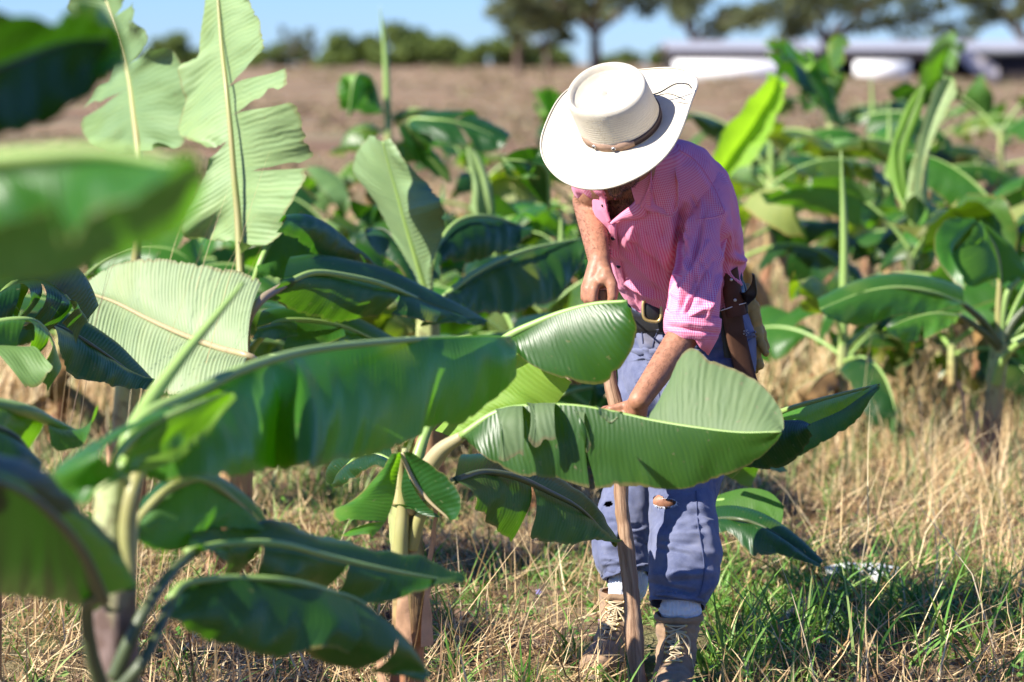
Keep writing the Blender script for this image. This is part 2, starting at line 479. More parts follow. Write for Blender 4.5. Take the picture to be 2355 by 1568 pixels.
def gen_plant(loc, H, nl, seed, label, L=.75, hw=.15, spear=False, r0=.038, matn='leaf', group='banana plants growing across the field', spread=(35, 80), droop=(1.2, 2.4), colr=1.0, azs=None, spear_l=.5, stem='stem', pets=.2, dead=True):
    rs = np.random.default_rng(seed)
    root = empty('banana_plant', loc, label, 'banana plant', group)
    b = np.array(loc, float); tp = b + np.array([rs.normal(0, .03), rs.normal(0, .03), H])
    V, f, U = stem_mesh(b - np.array([0, 0, .03]), tp, r0, r0 * .5, seed)
    link('stem', V, f, M[stem], root, U)
    az0 = rs.uniform(0, 6.28)
    for i in range(nl):
        az = (az0 + i * 2.4 + rs.normal(0, .25)) if azs is None else R(azs[i % len(azs)])
        h = H * (1 - .30 * i / max(1, nl)) ; k = i / max(1, nl - 1)
        el = R(spread[1] + (spread[0] - spread[1]) * k + rs.normal(0, 6))
        c = colr * rs.uniform(.75, 1.2)
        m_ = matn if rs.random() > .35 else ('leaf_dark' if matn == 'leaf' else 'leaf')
        gen_leaf(root, tp * (h / H) + b * (1 - h / H), az, el, L * rs.uniform(.75, 1.1), hw * rs.uniform(.8, 1.15), rs.uniform(*droop), R(rs.uniform(8, 45)), seed * 17 + i,
                 m_, pets, (c * rs.choice([1, 1, 1.6]), c, c * rs.uniform(.8, 1.1), 1), tears=int(rs.choice([2, 5, 9])), roll=rs.normal(0, .45))
    for i in range(int(rs.integers(1, 4)) if dead else 0):
        h = rs.uniform(.45, .85)
        gen_leaf(root, tp * h + b * (1 - h), rs.uniform(0, 6.28), R(rs.uniform(-45, 5)), L * rs.uniform(.45, .7), hw * .55, rs.uniform(1.0, 1.8), R(60), seed * 31 + i, 'leaf_dry', .06, tears=3, ribm='rib_tan', rr=.006)
    if spear:
        q = tp + np.array([rs.normal(0, .02), 0, spear_l])
        V, f, U = tube([tp - np.array([0, 0, .1]), (tp + q) / 2 + np.array([.01, 0, 0]), q], [r0 * .45, r0 * .55, r0 * .4, r0 * .06], 10, 20)
        link('furled_leaf', V, f, M['rib'], root, U)
    return root
# ================================================================== hero plants
def hero(parent, matn, halves, rib=None, rr=(.009, .007, .002), ribm='rib', color=(1, 1, 1, 1), d=None, label=None):
    """halves: list of dict(c0=..., c1=..., d=..., + blade options), photo coordinates"""
    bl = []
    for h in halves:
        h = dict(h); c0 = px(h.pop('c0'), h.get('d', d)); c1 = px(h.pop('c1'), h.get('d', d)); h.pop('d', None)
        h.setdefault('nu', 80); h.setdefault('nv', 14)
        bl.append(blade(c0, c1, **h))
    r = px(rib, d) if rib is not None else None
    return leaf_obj(parent, bl, matn, r, list(rr), ribm, color, label=label)

def stem_px(parent, lst, radii, matn, name='stem', n=20):
    """tube through photo points, UV y 0..1"""
    V, f, U = tube(px(lst), radii, n, 50, cap=True)
    U = U.copy(); U[:, 1] = U[:, 1] / max(U[:, 1].max(), 1e-6)
    a = U[:, 0] * 6.283
    # sheath ridges
    c = crv(px(lst), 50)
    return link(name, V, f, M[matn], parent, U)

def at_ground(x, d):
    p = P(x, 800, d); return np.array([(x - 1177) / F * d / CP, d, 0.0])

# ---- plant A: blurred, nearest on the left ------------------------------------------
A = empty('banana_plant', at_ground(262, 4.7), 'tall blurred banana plant in the left foreground with the widest glossy leaf', 'banana plant', 'banana plants close to the camera')
b0 = at_ground(262, 4.7)
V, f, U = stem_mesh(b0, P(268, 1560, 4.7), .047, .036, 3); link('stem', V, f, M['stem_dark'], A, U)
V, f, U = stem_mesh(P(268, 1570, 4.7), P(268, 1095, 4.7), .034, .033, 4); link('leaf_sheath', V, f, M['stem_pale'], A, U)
stem_px(A, [(300, 1320, 4.66), (292, 1220, 4.66), (305, 1130, 4.66), (330, 1060, 4.7)], [.012, .014, .013, .010], 'rib_tan', 'petiole')
stem_px(A, [(262, 1560, 4.65), (300, 1470, 4.65), (345, 1385, 4.68), (400, 1310, 4.8), (450, 1268, 4.95)], [.013, .011, .010, .009, .008], 'rib_dark', 'petiole')
stem_px(A, [(262, 1600, 4.63), (330, 1520, 4.63), (372, 1430, 4.7), (395, 1380, 4.8)], [.012, .010, .009, .008], 'rib_dark', 'petiole')
stem_px(A, [(240, 1600, 4.6), (210, 1500, 4.55), (200, 1400, 4.5), (230, 1370, 4.45)], [.014, .012, .011, .010], 'rib_dark', 'petiole')
stem_px(A, [(285, 1090, 4.72), (300, 1010, 4.78), (350, 915, 4.85), (420, 820, 4.9), (490, 735, 4.95), (560, 650, 5.0)], [.020, .017, .0135, .010, .0075, .004], 'rib', 'furled_leaf')
# big centre leaf, tint raised to stand in for more light
hero(A, 'leaf', [
    dict(c0=[(335, 958, 4.75), (450, 903), (555, 850), (640, 820), (700, 808), (860, 788), (1010, 778), (1120, 774), (1172, 777, 5.9)],
         c1=[(275, 1092, 4.72), (420, 1098, 4.7), (560, 1092, 4.85), (620, 1082, 5.15), (690, 1086, 5.0), (760, 1066, 5.2), (850, 1048), (960, 1005), (1000, 978, 5.55), (1060, 975), (1130, 925), (1192, 862, 5.85), (1186, 800, 5.9)],
         arch=.10, wob=.03, seed=2, nu=140, nv=20, top=True, rip=.003),
    dict(c0=[(335, 955, 4.76), (450, 900), (555, 847), (640, 817), (700, 805), (860, 785), (1010, 775), (1120, 771), (1172, 774, 5.91)],
         c1=[(330, 1010, 5.1), (450, 985, 5.15), (555, 960, 5.2), (700, 960), (860, 945), (1010, 900), (1120, 850), (1174, 800, 6.05)],
         arch=.12, wob=.02, seed=3, top=False)],
    [(285, 1040, 4.72), (330, 962, 4.75), (450, 903, 4.88), (555, 850, 5.0), (700, 808, 5.2), (860, 788, 5.4), (1010, 778, 5.65), (1172, 776, 5.9)], (.015, .010, .0075, .006, .0025), color=(1.3, 1.35, .9, 1))
hero(A, 'leaf_yellow_green', [
    dict(c0=[(300, 1085, 4.6), (340, 1050), (400, 1000), (470, 950), (530, 905, 4.9)],
         c1=[(280, 1095, 4.55), (345, 1085), (420, 1050), (480, 1000), (545, 920, 4.85)], arch=.1, seed=5, top=False, wob=.01)],
    None, color=(.75, .8, .8, 1), label='short pale leaf lobe beside the stem')
hero(A, 'leaf', [
    dict(c0=[(290, 1095, 4.5), (230, 1050, 4.4), (250, 1020), (330, 975), (420, 935), (520, 900, 4.75)],
         c1=[(205, 1155, 4.4), (150, 1155), (125, 1112), (190, 1060), (300, 985), (500, 900, 4.7)], arch=.15, seed=6, wob=.02),
    dict(c0=[(285, 1090, 4.52), (300, 1040), (360, 985), (430, 940), (525, 902, 4.77)],
         c1=[(215, 1140, 4.46), (260, 1100), (330, 1060), (420, 1015), (530, 915, 4.8)], arch=.05, seed=7, wob=.02)],
    [(290, 1110, 4.6), (262, 1060, 4.5), (330, 985, 4.6), (430, 938, 4.65), (520, 902, 4.75)], (.008, .006, .002), color=(1.3, 1.2, 1.1, 1))
# leaf bottom left, its shade put into the dark bluish tint
hero(A, 'leaf_dark', [
    dict(c0=[(235, 1375, 4.4), (190, 1270), (120, 1185), (40, 1125), (-80, 1085, 3.9)],
         c1=[(290, 1385, 4.75), (235, 1400), (130, 1400), (40, 1385), (-80, 1330, 4.35)], arch=.05, seed=8, wob=.03, nu=90),
    dict(c0=[(235, 1372, 4.41), (190, 1268), (120, 1183), (40, 1123), (-80, 1083, 3.91)],
         c1=[(300, 1360, 4.7), (250, 1280), (180, 1200), (90, 1115), (-70, 1050, 4.1)], arch=.14, seed=9, wob=.02)],
    [(240, 1380, 4.4), (190, 1270, 4.25), (120, 1185, 4.1), (40, 1125, 4.0), (-80, 1085, 3.9)], (.010, .008, .003), 'rib_dark', (.42, .5, .9, 1))
# lower right leaf with pale bands
hero(A, 'leaf_dark', [
    dict(c0=[(388, 1372, 4.8), (430, 1340), (540, 1330), (650, 1335), (750, 1358), (850, 1400), (930, 1465), (990, 1552, 5.3)],
         c1=[(386, 1392, 4.75), (430, 1450), (520, 1492), (600, 1512), (700, 1490), (790, 1535), (870, 1548), (980, 1558, 5.25)], arch=.18, seed=10, wob=.035, nu=110, tears=[(.62, .02), (.80, .03)], flut=.03),
    dict(c0=[(388, 1370, 4.82), (430, 1338), (540, 1328), (650, 1333), (750, 1356), (850, 1398), (930, 1463), (990, 1550, 5.32)],
         c1=[(400, 1372, 5.0), (450, 1360), (540, 1350), (650, 1358), (750, 1372), (850, 1412), (930, 1475), (990, 1552, 5.4)], arch=.1, seed=11)],
    [(392, 1378, 4.8), (430, 1340, 4.85), (540, 1329, 4.95), (650, 1334, 5.0), (750, 1357, 5.1), (850, 1399, 5.2), (990, 1551, 5.3)], (.008, .005, .002), color=(1.5, 1.4, 1.3, 1))
hero(A, 'leaf_dark', [
    dict(c0=[(430, 1268, 4.95), (520, 1250), (640, 1250), (760, 1280), (900, 1312), (1062, 1340, 5.6)],
         c1=[(450, 1290, 4.9), (530, 1290), (560, 1340), (700, 1345), (800, 1362), (930, 1370), (1062, 1346, 5.55)], arch=.12, seed=12, wob=.03, tears=[(.3, .04), (.62, .02)], flut=.03),
    dict(c0=[(430, 1266, 4.96), (520, 1248), (640, 1248), (760, 1278), (900, 1310), (1062, 1338, 5.61)],
         c1=[(440, 1245, 5.1), (530, 1232), (640, 1232), (760, 1244), (900, 1290), (1060, 1335, 5.7)], arch=.2, seed=13, wob=.03)],
    [(430, 1270, 4.95), (520, 1250, 5.05), (640, 1250, 5.15), (760, 1280, 5.3), (900, 1312, 5.4), (1062, 1340, 5.6)], (.008, .0055, .002), 'rib', (1.3, 1.3, 1.1, 1))
hero(A, 'leaf', [
    dict(c0=[(318, 1200, 4.95), (380, 1130), (450, 1105), (520, 1135), (580, 1180), (625, 1235, 5.3)],
         c1=[(320, 1225, 4.9), (370, 1268), (430, 1255), (500, 1215), (570, 1222), (624, 1240, 5.25)], arch=.15, seed=14, top=False, wob=.03),
    dict(c0=[(318, 1198, 4.97), (380, 1128), (450, 1103), (520, 1133), (580, 1178), (625, 1233, 5.32)],
         c1=[(350, 1150, 5.2), (400, 1118), (470, 1100), (540, 1130), (590, 1175), (626, 1230, 5.4)], arch=.1, seed=15)],
    [(300, 1270, 4.8), (318, 1200, 4.95), (380, 1130, 5.0), (450, 1105, 5.1), (520, 1135, 5.15), (625, 1235, 5.3)], (.010, .008, .002), 'rib_tan', (.7, .85, .8, 1))

# ---- plant G: stands just outside the left edge, its two leaves fill the top left corner ----
Gp = empty('banana_plant', at_ground(-420, 3.2), 'out of focus banana plant at the left edge whose dark leaves fill the upper corner', 'banana plant', 'banana plants close to the camera')
V, f, U = stem_mesh(at_ground(-420, 3.2), P(-420, 300, 3.2), .06, .04, 20); link('stem', V, f, M['stem'], Gp, U)
hero(Gp, 'leaf_dark', [
    dict(c0=[(-420, 330, 3.25), (-250, 260), (-100, 190), (50, 130), (160, 95), (278, 92, 3.75)],
         c1=[(-420, 300, 3.2), (-250, 160), (-100, 75), (40, 34), (130, 20), (200, 17), (255, 40), (283, 80, 3.75)], arch=.1, seed=21, wob=.05, nu=90, rip=.002),
    dict(c0=[(-420, 332, 3.25), (-250, 262), (-100, 192), (50, 132), (160, 97), (278, 94, 3.75)],
         c1=[(-400, 420, 3.2), (-250, 400), (-100, 350), (0, 305), (80, 275), (165, 225), (240, 165), (284, 105, 3.65)], arch=-.1, seed=22, wob=.04, nu=90, top=True, rip=.002)],
    [(-420, 331, 3.25), (-250, 261, 3.35), (-100, 191, 3.45), (50, 131, 3.55), (160, 96, 3.65), (278, 93, 3.75)], (.010, .006, .002), 'rib_dark', (.7, .75, .6, 1))
hero(Gp, 'leaf', [dict(c0=[(225, 182, 3.66), (255, 150), (275, 120), (280, 85, 3.72)], c1=[(240, 188, 3.6), (272, 160), (290, 125), (284, 82, 3.66)], arch=.3, seed=23, nu=30)],
    None, color=(1.9, 1.9, 1.6, 1), label='curled tip with rim light put into its pale colour')  # raised tint paints the rim light along the curled edge
hero(Gp, 'leaf', [
    dict(c0=[(-420, 480, 2.95), (-200, 410), (-60, 372), (80, 355), (250, 347), (380, 362), (468, 388, 2.65)],
         c1=[(-400, 600, 2.85), (-200, 560), (-60, 520), (60, 470), (100, 490), (140, 540), (200, 488), (320, 490), (400, 450), (468, 396, 2.6)], arch=.06, seed=24, wob=.02, nu=100, tears=[(.60, .05)], flut=.012),
    dict(c0=[(-420, 482, 2.97), (-200, 412), (-60, 374), (80, 357), (250, 349), (380, 364), (468, 390, 2.67)],
         c1=[(-380, 760, 3.1), (-200, 720), (-60, 668), (60, 655), (160, 635), (300, 580), (385, 555), (440, 500), (469, 405, 2.8)], arch=.05, seed=25, wob=.015, top=False, nu=90)],
    [(-420, 481, 2.95), (-200, 411, 2.88), (-60, 373, 2.82), (80, 356, 2.78), (250, 348, 2.73), (468, 389, 2.65)], (.011, .009, .003), 'rib', (1.0, 1.15, 1.25, 1))

# ---- plant H: left cluster, stem just outside the frame ------------------------------
H_ = empty('banana_plant', at_ground(-60, 6.6), 'banana plant cut off by the left edge with tattered dark leaves at mid height', 'banana plant', 'banana plants close to the camera')
V, f, U = stem_mesh(at_ground(-60, 6.6), P(-60, 860, 6.6), .05, .035, 30); link('stem', V, f, M['stem'], H_, U)
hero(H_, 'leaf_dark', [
    dict(c0=[(-60, 720, 6.6), (20, 660), (90, 645), (150, 680), (195, 745, 6.9)], c1=[(-60, 800, 6.5), (10, 745), (60, 755), (110, 760), (190, 752, 6.8)], arch=.3, seed=31, tears=[(.35, .03), (.5, .03), (.64, .03), (.78, .02)], flut=.04, wob=.03),
    dict(c0=[(-60, 718, 6.62), (20, 658), (90, 643), (150, 678), (195, 743, 6.92)], c1=[(-40, 690, 6.9), (40, 650), (110, 640), (165, 672), (197, 740, 7.1)], arch=.3, seed=32)],
    [(-60, 770, 6.6), (20, 660, 6.7), (90, 645, 6.8), (150, 680, 6.85), (195, 745, 6.9)], (.010, .008, .002), 'rib', (.9, 1.05, 1.0, 1))
hero(H_, 'leaf', [
    dict(c0=[(-60, 760, 6.4), (0, 738), (70, 735), (110, 765), (140, 840, 6.5)], c1=[(-60, 830, 6.35), (0, 800), (45, 795), (60, 870), (120, 885, 6.4)], arch=.2, seed=33, tears=[(.45, .08), (.7, .05)], flut=.05, wob=.03),
    dict(c0=[(-40, 790, 6.35), (30, 795), (60, 800, 6.4)], c1=[(60, 895, 6.3), (90, 890), (128, 852, 6.3)], arch=.2, seed=34, top=False, wob=.03)],
    [(-60, 762, 6.4), (0, 739, 6.42), (70, 736, 6.45), (110, 766, 6.5), (140, 842, 6.5)], (.008, .006, .002), 'rib', (1.15, 1.1, 1.0, 1))
hero(H_, 'leaf', [
    dict(c0=[(-80, 925, 5.6), (0, 932), (70, 948), (130, 975), (190, 1000, 5.9)], c1=[(-80, 1020, 5.5), (0, 1010), (40, 1010), (90, 1030), (150, 1060), (215, 1010, 5.85)], arch=.2, seed=35, wob=.03, tears=[(.6, .05)], flut=.03)],
    [(-80, 925, 5.6), (0, 932, 5.65), (70, 948, 5.7), (130, 975, 5.8), (195, 1002, 5.9)], (.016, .013, .004), 'rib', (1.2, 1.15, .9, 1))
hero(H_, 'leaf_dark', [
    dict(c0=[(-90, 960, 5.4), (-20, 980), (40, 1010), (80, 1060, 5.5)], c1=[(-100, 1140, 5.3), (-30, 1130), (30, 1120), (80, 1115, 5.4)], arch=.2, seed=36, wob=.03)],
    [(-90, 960, 5.4), (-20, 980, 5.43), (40, 1010, 5.46), (80, 1060, 5.5)], (.010, .008, .004), 'rib_dark')
hero(H_, 'leaf_dark', [
    dict(c0=[(75, 740, 7.1), (140, 755), (220, 800), (290, 850), (345, 888, 7.4)], c1=[(130, 795, 7.0), (165, 850), (220, 883), (280, 893), (344, 892, 7.3)], arch=.2, seed=37, wob=.02),
    dict(c0=[(75, 738, 7.12), (140, 753), (220, 798), (290, 848), (345, 886, 7.42)], c1=[(90, 735, 7.3), (170, 742), (260, 790), (310, 840), (346, 884, 7.5)], arch=.2, seed=38)],
    [(-55, 845, 6.7), (20, 760, 6.9), (75, 740, 7.1), (140, 755, 7.15), (220, 800, 7.2), (345, 888, 7.4)], (.010, .008, .002), 'rib_dark', (.8, 1.05, 1.25, 1))

# ---- plant C: second row left, carries the pale ribbed leaf --------------------------
Cp = empty('banana_plant', at_ground(528, 8.5), 'banana plant behind the widest leaf, with a broad pale ribbed leaf turned underside up', 'banana plant', 'banana plants in the second row')
V, f, U = stem_mesh(at_ground(528, 8.5), P(560, 850, 8.4), .055, .04, 40); link('stem', V, f, M['stem'], Cp, U)
o = dry_sheath(at_ground(510, 8.45), .04, .33, R(200), 41); link('dry_sheath', *o[:2], M['dry'], Cp, o[2])
stem_px(Cp, [(560, 880, 8.35), (562, 800, 8.2), (568, 740, 8.1), (600, 690, 8.1), (655, 655, 8.2)], [.018, .016, .014, .013, .010], 'rib_purple', 'petiole')
stem_px(Cp, [(560, 870, 8.35), (575, 810, 8.25), (605, 770, 8.2)], [.014, .012, .010], 'rib', 'petiole')
hero(Cp, 'leaf_pale', [
    dict(c0=[(570, 820, 7.9), (500, 798), (420, 768), (340, 732), (260, 692), (183, 668, 8.5)],
         c1=[(602, 645, 8.15), (540, 622), (440, 604), (350, 593), (270, 603), (205, 640), (184, 665, 8.55)], arch=.08, seed=42, top=False, nu=260, nv=16, pleat=.0022, wob=.01),
    dict(c0=[(570, 822, 7.9), (500, 800), (420, 770), (340, 734), (260, 694), (183, 670, 8.5)],
         c1=[(560, 870, 7.7), (500, 885), (440, 900), (395, 908), (350, 885), (310, 850), (262, 805), (205, 745), (184, 690, 8.35)], arch=.08, seed=43, top=False, nu=260, nv=16, pleat=.0026, wob=.014)],
    [(560, 870, 8.3), (585, 826, 7.9), (500, 799, 8.0), (420, 769, 8.12), (340, 733, 8.25), (260, 693, 8.37), (183, 668, 8.48)], (.012, .011, .009, .006, .003), 'rib_pink', (1.0, 1.0, 1.05, 1), label='broad pale leaf with its ribbed underside up')
hero(Cp, 'leaf_dark', [
    dict(c0=[(652, 640, 8.2), (720, 628), (800, 636), (880, 655), (980, 695), (1060, 725), (1112, 750, 8.9)],
         c1=[(650, 648, 8.1), (690, 680), (740, 712), (800, 730), (850, 722), (900, 730), (960, 748), (1040, 748), (1110, 754, 8.8)], arch=.2, seed=44, wob=.03, nu=110, tears=[(.55, .03), (.72, .015)], flut=.04),
    dict(c0=[(652, 638, 8.21), (720, 626), (800, 634), (880, 653), (980, 693), (1060, 723), (1112, 748, 8.91)],
         c1=[(680, 632, 8.5), (740, 624), (830, 632), (900, 645), (1000, 690), (1070, 722), (1113, 747, 9.0)], arch=.2, seed=45)],
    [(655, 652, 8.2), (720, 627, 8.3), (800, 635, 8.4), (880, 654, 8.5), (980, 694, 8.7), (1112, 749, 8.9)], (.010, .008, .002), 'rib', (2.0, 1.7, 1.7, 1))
hero(Cp, 'leaf', [
    dict(c0=[(590, 752, 8.2), (640, 740), (720, 738), (800, 755), (900, 800, 8.7)], c1=[(592, 765, 8.1), (640, 790), (700, 808), (780, 800), (898, 806, 8.6)], arch=.15, seed=46, tears=[(.3, .05), (.62, .03)], flut=.04, wob=.02),
    dict(c0=[(590, 751, 8.21), (640, 739), (720, 737), (800, 754), (900, 799, 8.71)], c1=[(620, 742, 8.5), (700, 725), (780, 730), (850, 760), (902, 795, 8.9)], arch=.15, seed=47)],
    [(600, 775, 8.2), (640, 740, 8.3), (720, 738, 8.4), (800, 755, 8.5), (900, 800, 8.7)], (.009, .007, .002), 'rib', (.9, .95, 1, 1))
hero(Cp, 'leaf_yellow_green', [
    dict(c0=[(590, 612, 8.5), (615, 560), (650, 520), (700, 500), (770, 545), (852, 630, 9.0)], c1=[(592, 632, 8.4), (640, 640), (700, 634), (760, 632), (810, 634), (850, 636, 8.9)], arch=.1, seed=48, top=False, wob=.03)],
    [(560, 800, 8.4), (575, 690, 8.5), (600, 600, 8.5), (640, 528, 8.6), (700, 500, 8.7), (770, 545, 8.8), (852, 630, 9.0)], (.012, .009, .002), 'rib', (.22, .42, .5, 1), label='leaf folded over the petioles, glowing green below')
hero(Cp, 'leaf_dark', [
    dict(c0=[(640, 512, 8.45), (700, 497), (765, 530), (815, 580), (852, 628, 8.9)], c1=[(640, 530, 8.3), (700, 560), (750, 600), (800, 605), (851, 630, 8.8)], arch=.3, seed=49, wob=.02)],
    None, color=(1.2, 1.4, 1.3, 1))
# tall upright leaf of plant C
hero(Cp, 'leaf_pale', [
    dict(c0=[(553, 600, 8.6), (547, 500), (538, 400), (530, 300), (520, 200), (508, 90), (497, -60, 8.9)],
         c1=[(553, 562, 8.6), (470, 548, 8.8), (428, 525), (450, 440), (480, 350, 8.75), (425, 318), (402, 298, 8.95), (428, 235), (408, 160, 8.95), (455, 125), (458, 40), (478, -60, 9.0)],
         arch=.02, seed=50, top=False, nu=200, nv=16, wob=.035, pleat=.0008, tears=[(.42, .03)], flut=.01),
    dict(c0=[(553, 600, 8.6), (547, 500), (538, 400), (530, 300), (520, 200), (508, 90), (497, -60, 8.9)],
         c1=[(553, 562, 8.5), (620, 560, 8.5), (668, 500), (702, 390, 8.4), (690, 268, 8.3), (665, 235, 8.3), (650, 190), (640, 130, 8.4), (612, 60), (580, 0), (530, -60, 8.8)],
         arch=.03, seed=51, top=False, nu=200, nv=16, wob=.035, pleat=.0008, tears=[(.30, .02), (.50, .05), (.60, .05)], flut=.015)],
    [(553, 700, 8.5), (553, 632, 8.55), (547, 500, 8.6), (538, 400, 8.62), (530, 300, 8.65), (520, 200, 8.7), (508, 90, 8.8), (497, -60, 8.9)], (.014, .012, .009, .0075, .006, .003), 'rib_tan', (.85, .95, .8, 1), label='tall upright pale leaf torn along its right side')

# ---- plant D: behind, left, with second upright leaf ---------------------------------
Dp = empty('banana_plant', at_ground(290, 9.4), 'banana plant with rust coloured stem and a tattered upright leaf, left of the tallest leaf', 'banana plant', 'banana plants in the second row')
V, f, U = stem_mesh(at_ground(290, 9.4), P(305, 780, 9.4), .052, .04, 60); link('stem', V, f, M['stem'], Dp, U)
o = dry_sheath(at_ground(275, 9.35), .04, .35, R(240), 61); link('dry_sheath', *o[:2], M['dry'], Dp, o[2])
hero(Dp, 'leaf_pale', [
    dict(c0=[(318, 350, 9.5), (308, 260), (295, 170), (270, 80), (235, -30, 9.9)],
         c1=[(300, 362, 9.6), (252, 352), (196, 300, 9.9), (232, 215), (262, 180), (235, 60), (170, 15, 10.0), (180, -60, 9.8)], arch=.02, seed=62, top=False, nu=120, wob=.045, tears=[(.38, .04), (.62, .08)], flut=.02),
    dict(c0=[(318, 350, 9.5), (308, 260), (295, 170), (270, 80), (235, -30, 9.9)],
         c1=[(370, 350, 9.4), (430, 340), (425, 230, 9.3), (405, 120), (345, 110), (360, 90, 9.4), (300, 0), (260, -60, 9.8)], arch=.03, seed=63, top=False, nu=120, wob=.045, tears=[(.52, .05), (.68, .04), (.8, .04)], flut=.02)],
    [(305, 800, 9.4), (312, 600, 9.4), (320, 480, 9.4), (318, 350, 9.5), (308, 260, 9.6), (295, 170, 9.7), (270, 80, 9.8), (235, -30, 9.9)], (.020, .017, .014, .012, .009, .005), 'rib_tan', (.62, .75, .6, 1), label='upright pale leaf in tatters')
for i, (az, el, L) in enumerate([(200, 40, .6), (20, 30, .7), (100, 45, .6), (300, 25, .55)]):
    gen_leaf(Dp, P(305, 800, 9.4), R(az), R(el), L, .15, 1.8, R(30), 640 + i, 'leaf', .2)

# ---- plant E: pale unrolling leaf in the middle -------------------------------------
Ep = empty('banana_plant', at_ground(985, 9.6), 'banana plant with one pale half unrolled leaf, in the middle left of the man', 'banana plant', 'banana plants in the second row')
V, f, U = stem_mesh(at_ground(985, 9.6), P(985, 720, 9.6), .05, .035, 70); link('stem', V, f, M['stem'], Ep, U)
hero(Ep, 'leaf_pale', [
    dict(c0=[(985, 690, 9.5), (965, 620), (942, 545), (920, 470), (900, 400), (880, 325, 9.4)],
         c1=[(975, 690, 9.5), (945, 620, 9.55), (900, 530), (850, 450), (808, 385, 9.75), (838, 318), (862, 314, 9.5)], arch=.04, seed=71, top=False, nu=120, pleat=.001, wob=.012),
    dict(c0=[(985, 690, 9.5), (965, 620), (942, 545), (920, 470), (900, 400), (880, 325, 9.4)],
         c1=[(997, 690, 9.48), (1003, 600, 9.35), (1014, 520), (1008, 465, 9.1), (985, 425, 9.3), (930, 360), (900, 318, 9.38)], arch=.06, seed=72, top=False, nu=120, pleat=.001, wob=.02)],
    [(985, 740, 9.55), (986, 690, 9.5), (965, 620, 9.47), (942, 545, 9.45), (920, 470, 9.43), (900, 400, 9.42), (880, 325, 9.4)], (.016, .013, .009, .005, .003), 'rib', (.72, .84, .72, 1), label='pale leaf half unrolled')
hero(Ep, 'leaf_dark', [
    dict(c0=[(1025, 680, 9.4), (1080, 635), (1150, 598), (1230, 570), (1340, 548, 10.0)], c1=[(1030, 692, 9.3), (1090, 712), (1160, 718), (1230, 708), (1290, 680), (1345, 590, 9.9)], arch=.15, seed=73, wob=.04, nu=90)],
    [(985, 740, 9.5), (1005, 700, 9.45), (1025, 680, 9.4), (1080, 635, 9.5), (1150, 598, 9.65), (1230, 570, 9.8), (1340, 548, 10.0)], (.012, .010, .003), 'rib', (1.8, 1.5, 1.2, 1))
hero(Ep, 'leaf_dark', [
    dict(c0=[(990, 660, 9.8), (1010, 560), (1060, 505), (1130, 498), (1225, 530, 10.3)], c1=[(1010, 640, 9.7), (1020, 600), (1080, 600), (1150, 585), (1222, 540, 10.2)], arch=.2, seed=74, wob=.03)],
    [(990, 720, 9.7), (992, 620, 9.8), (1015, 550, 9.9), (1060, 505, 10.0), (1130, 498, 10.1), (1225, 530, 10.3)], (.010, .008, .002), 'rib')
hero(Ep, 'leaf_dark', [
    dict(c0=[(975, 700, 9.6), (940, 600), (900, 540), (870, 525), (838, 535, 9.9)], c1=[(960, 690, 9.5), (920, 620), (890, 595), (860, 575), (839, 542, 9.8)], arch=.2, seed=75)],
    [(980, 720, 9.6), (940, 600, 9.65), (900, 540, 9.7), (870, 525, 9.8), (838, 535, 9.9)], (.009, .007, .002), 'rib_dark')

# ---- plant B: in front of the man's legs ---------------------------------------------
B = empty('banana_plant', at_ground(925, 6.5), 'banana plant with rusty peeling stem whose torn leaf hangs before the man', 'banana plant', 'banana plants close to the camera')
V, f, U = stem_mesh(at_ground(922, 6.5), P(930, 1130, 6.45), .042, .036, 80); link('stem', V, f, M['stem'], B, U)
for q in range(3):
    o = dry_sheath(P(915 + 14 * q, 1600 - 60 * q, 6.46), .035, .22 + .05 * q, R(200 + 70 * q), 81 + q); link('dry_sheath', *o[:2], M['dry'], B, o[2])
stem_px(B, [(935, 1170, 6.42), (965, 1110, 6.4), (1010, 1040, 6.38), (1062, 1003, 6.35)], [.026, .024, .020, .012], 'rib_pink', 'petiole')
stem_px(B, [(930, 1180, 6.48), (950, 1090, 6.5), (970, 1020, 6.52), (990, 970, 6.55)], [.022, .018, .014, .010], 'rib', 'petiole')
stem_px(B, [(918, 1330, 6.40), (922, 1230, 6.40), (928, 1140, 6.40), (925, 1045, 6.35)], [.018, .017, .013, .008], 'rib_tan', 'petiole')
stem_px(B, [(945, 1260, 6.42), (975, 1170, 6.4), (1045, 1105, 6.4)], [.016, .013, .009], 'rib_tan', 'petiole')
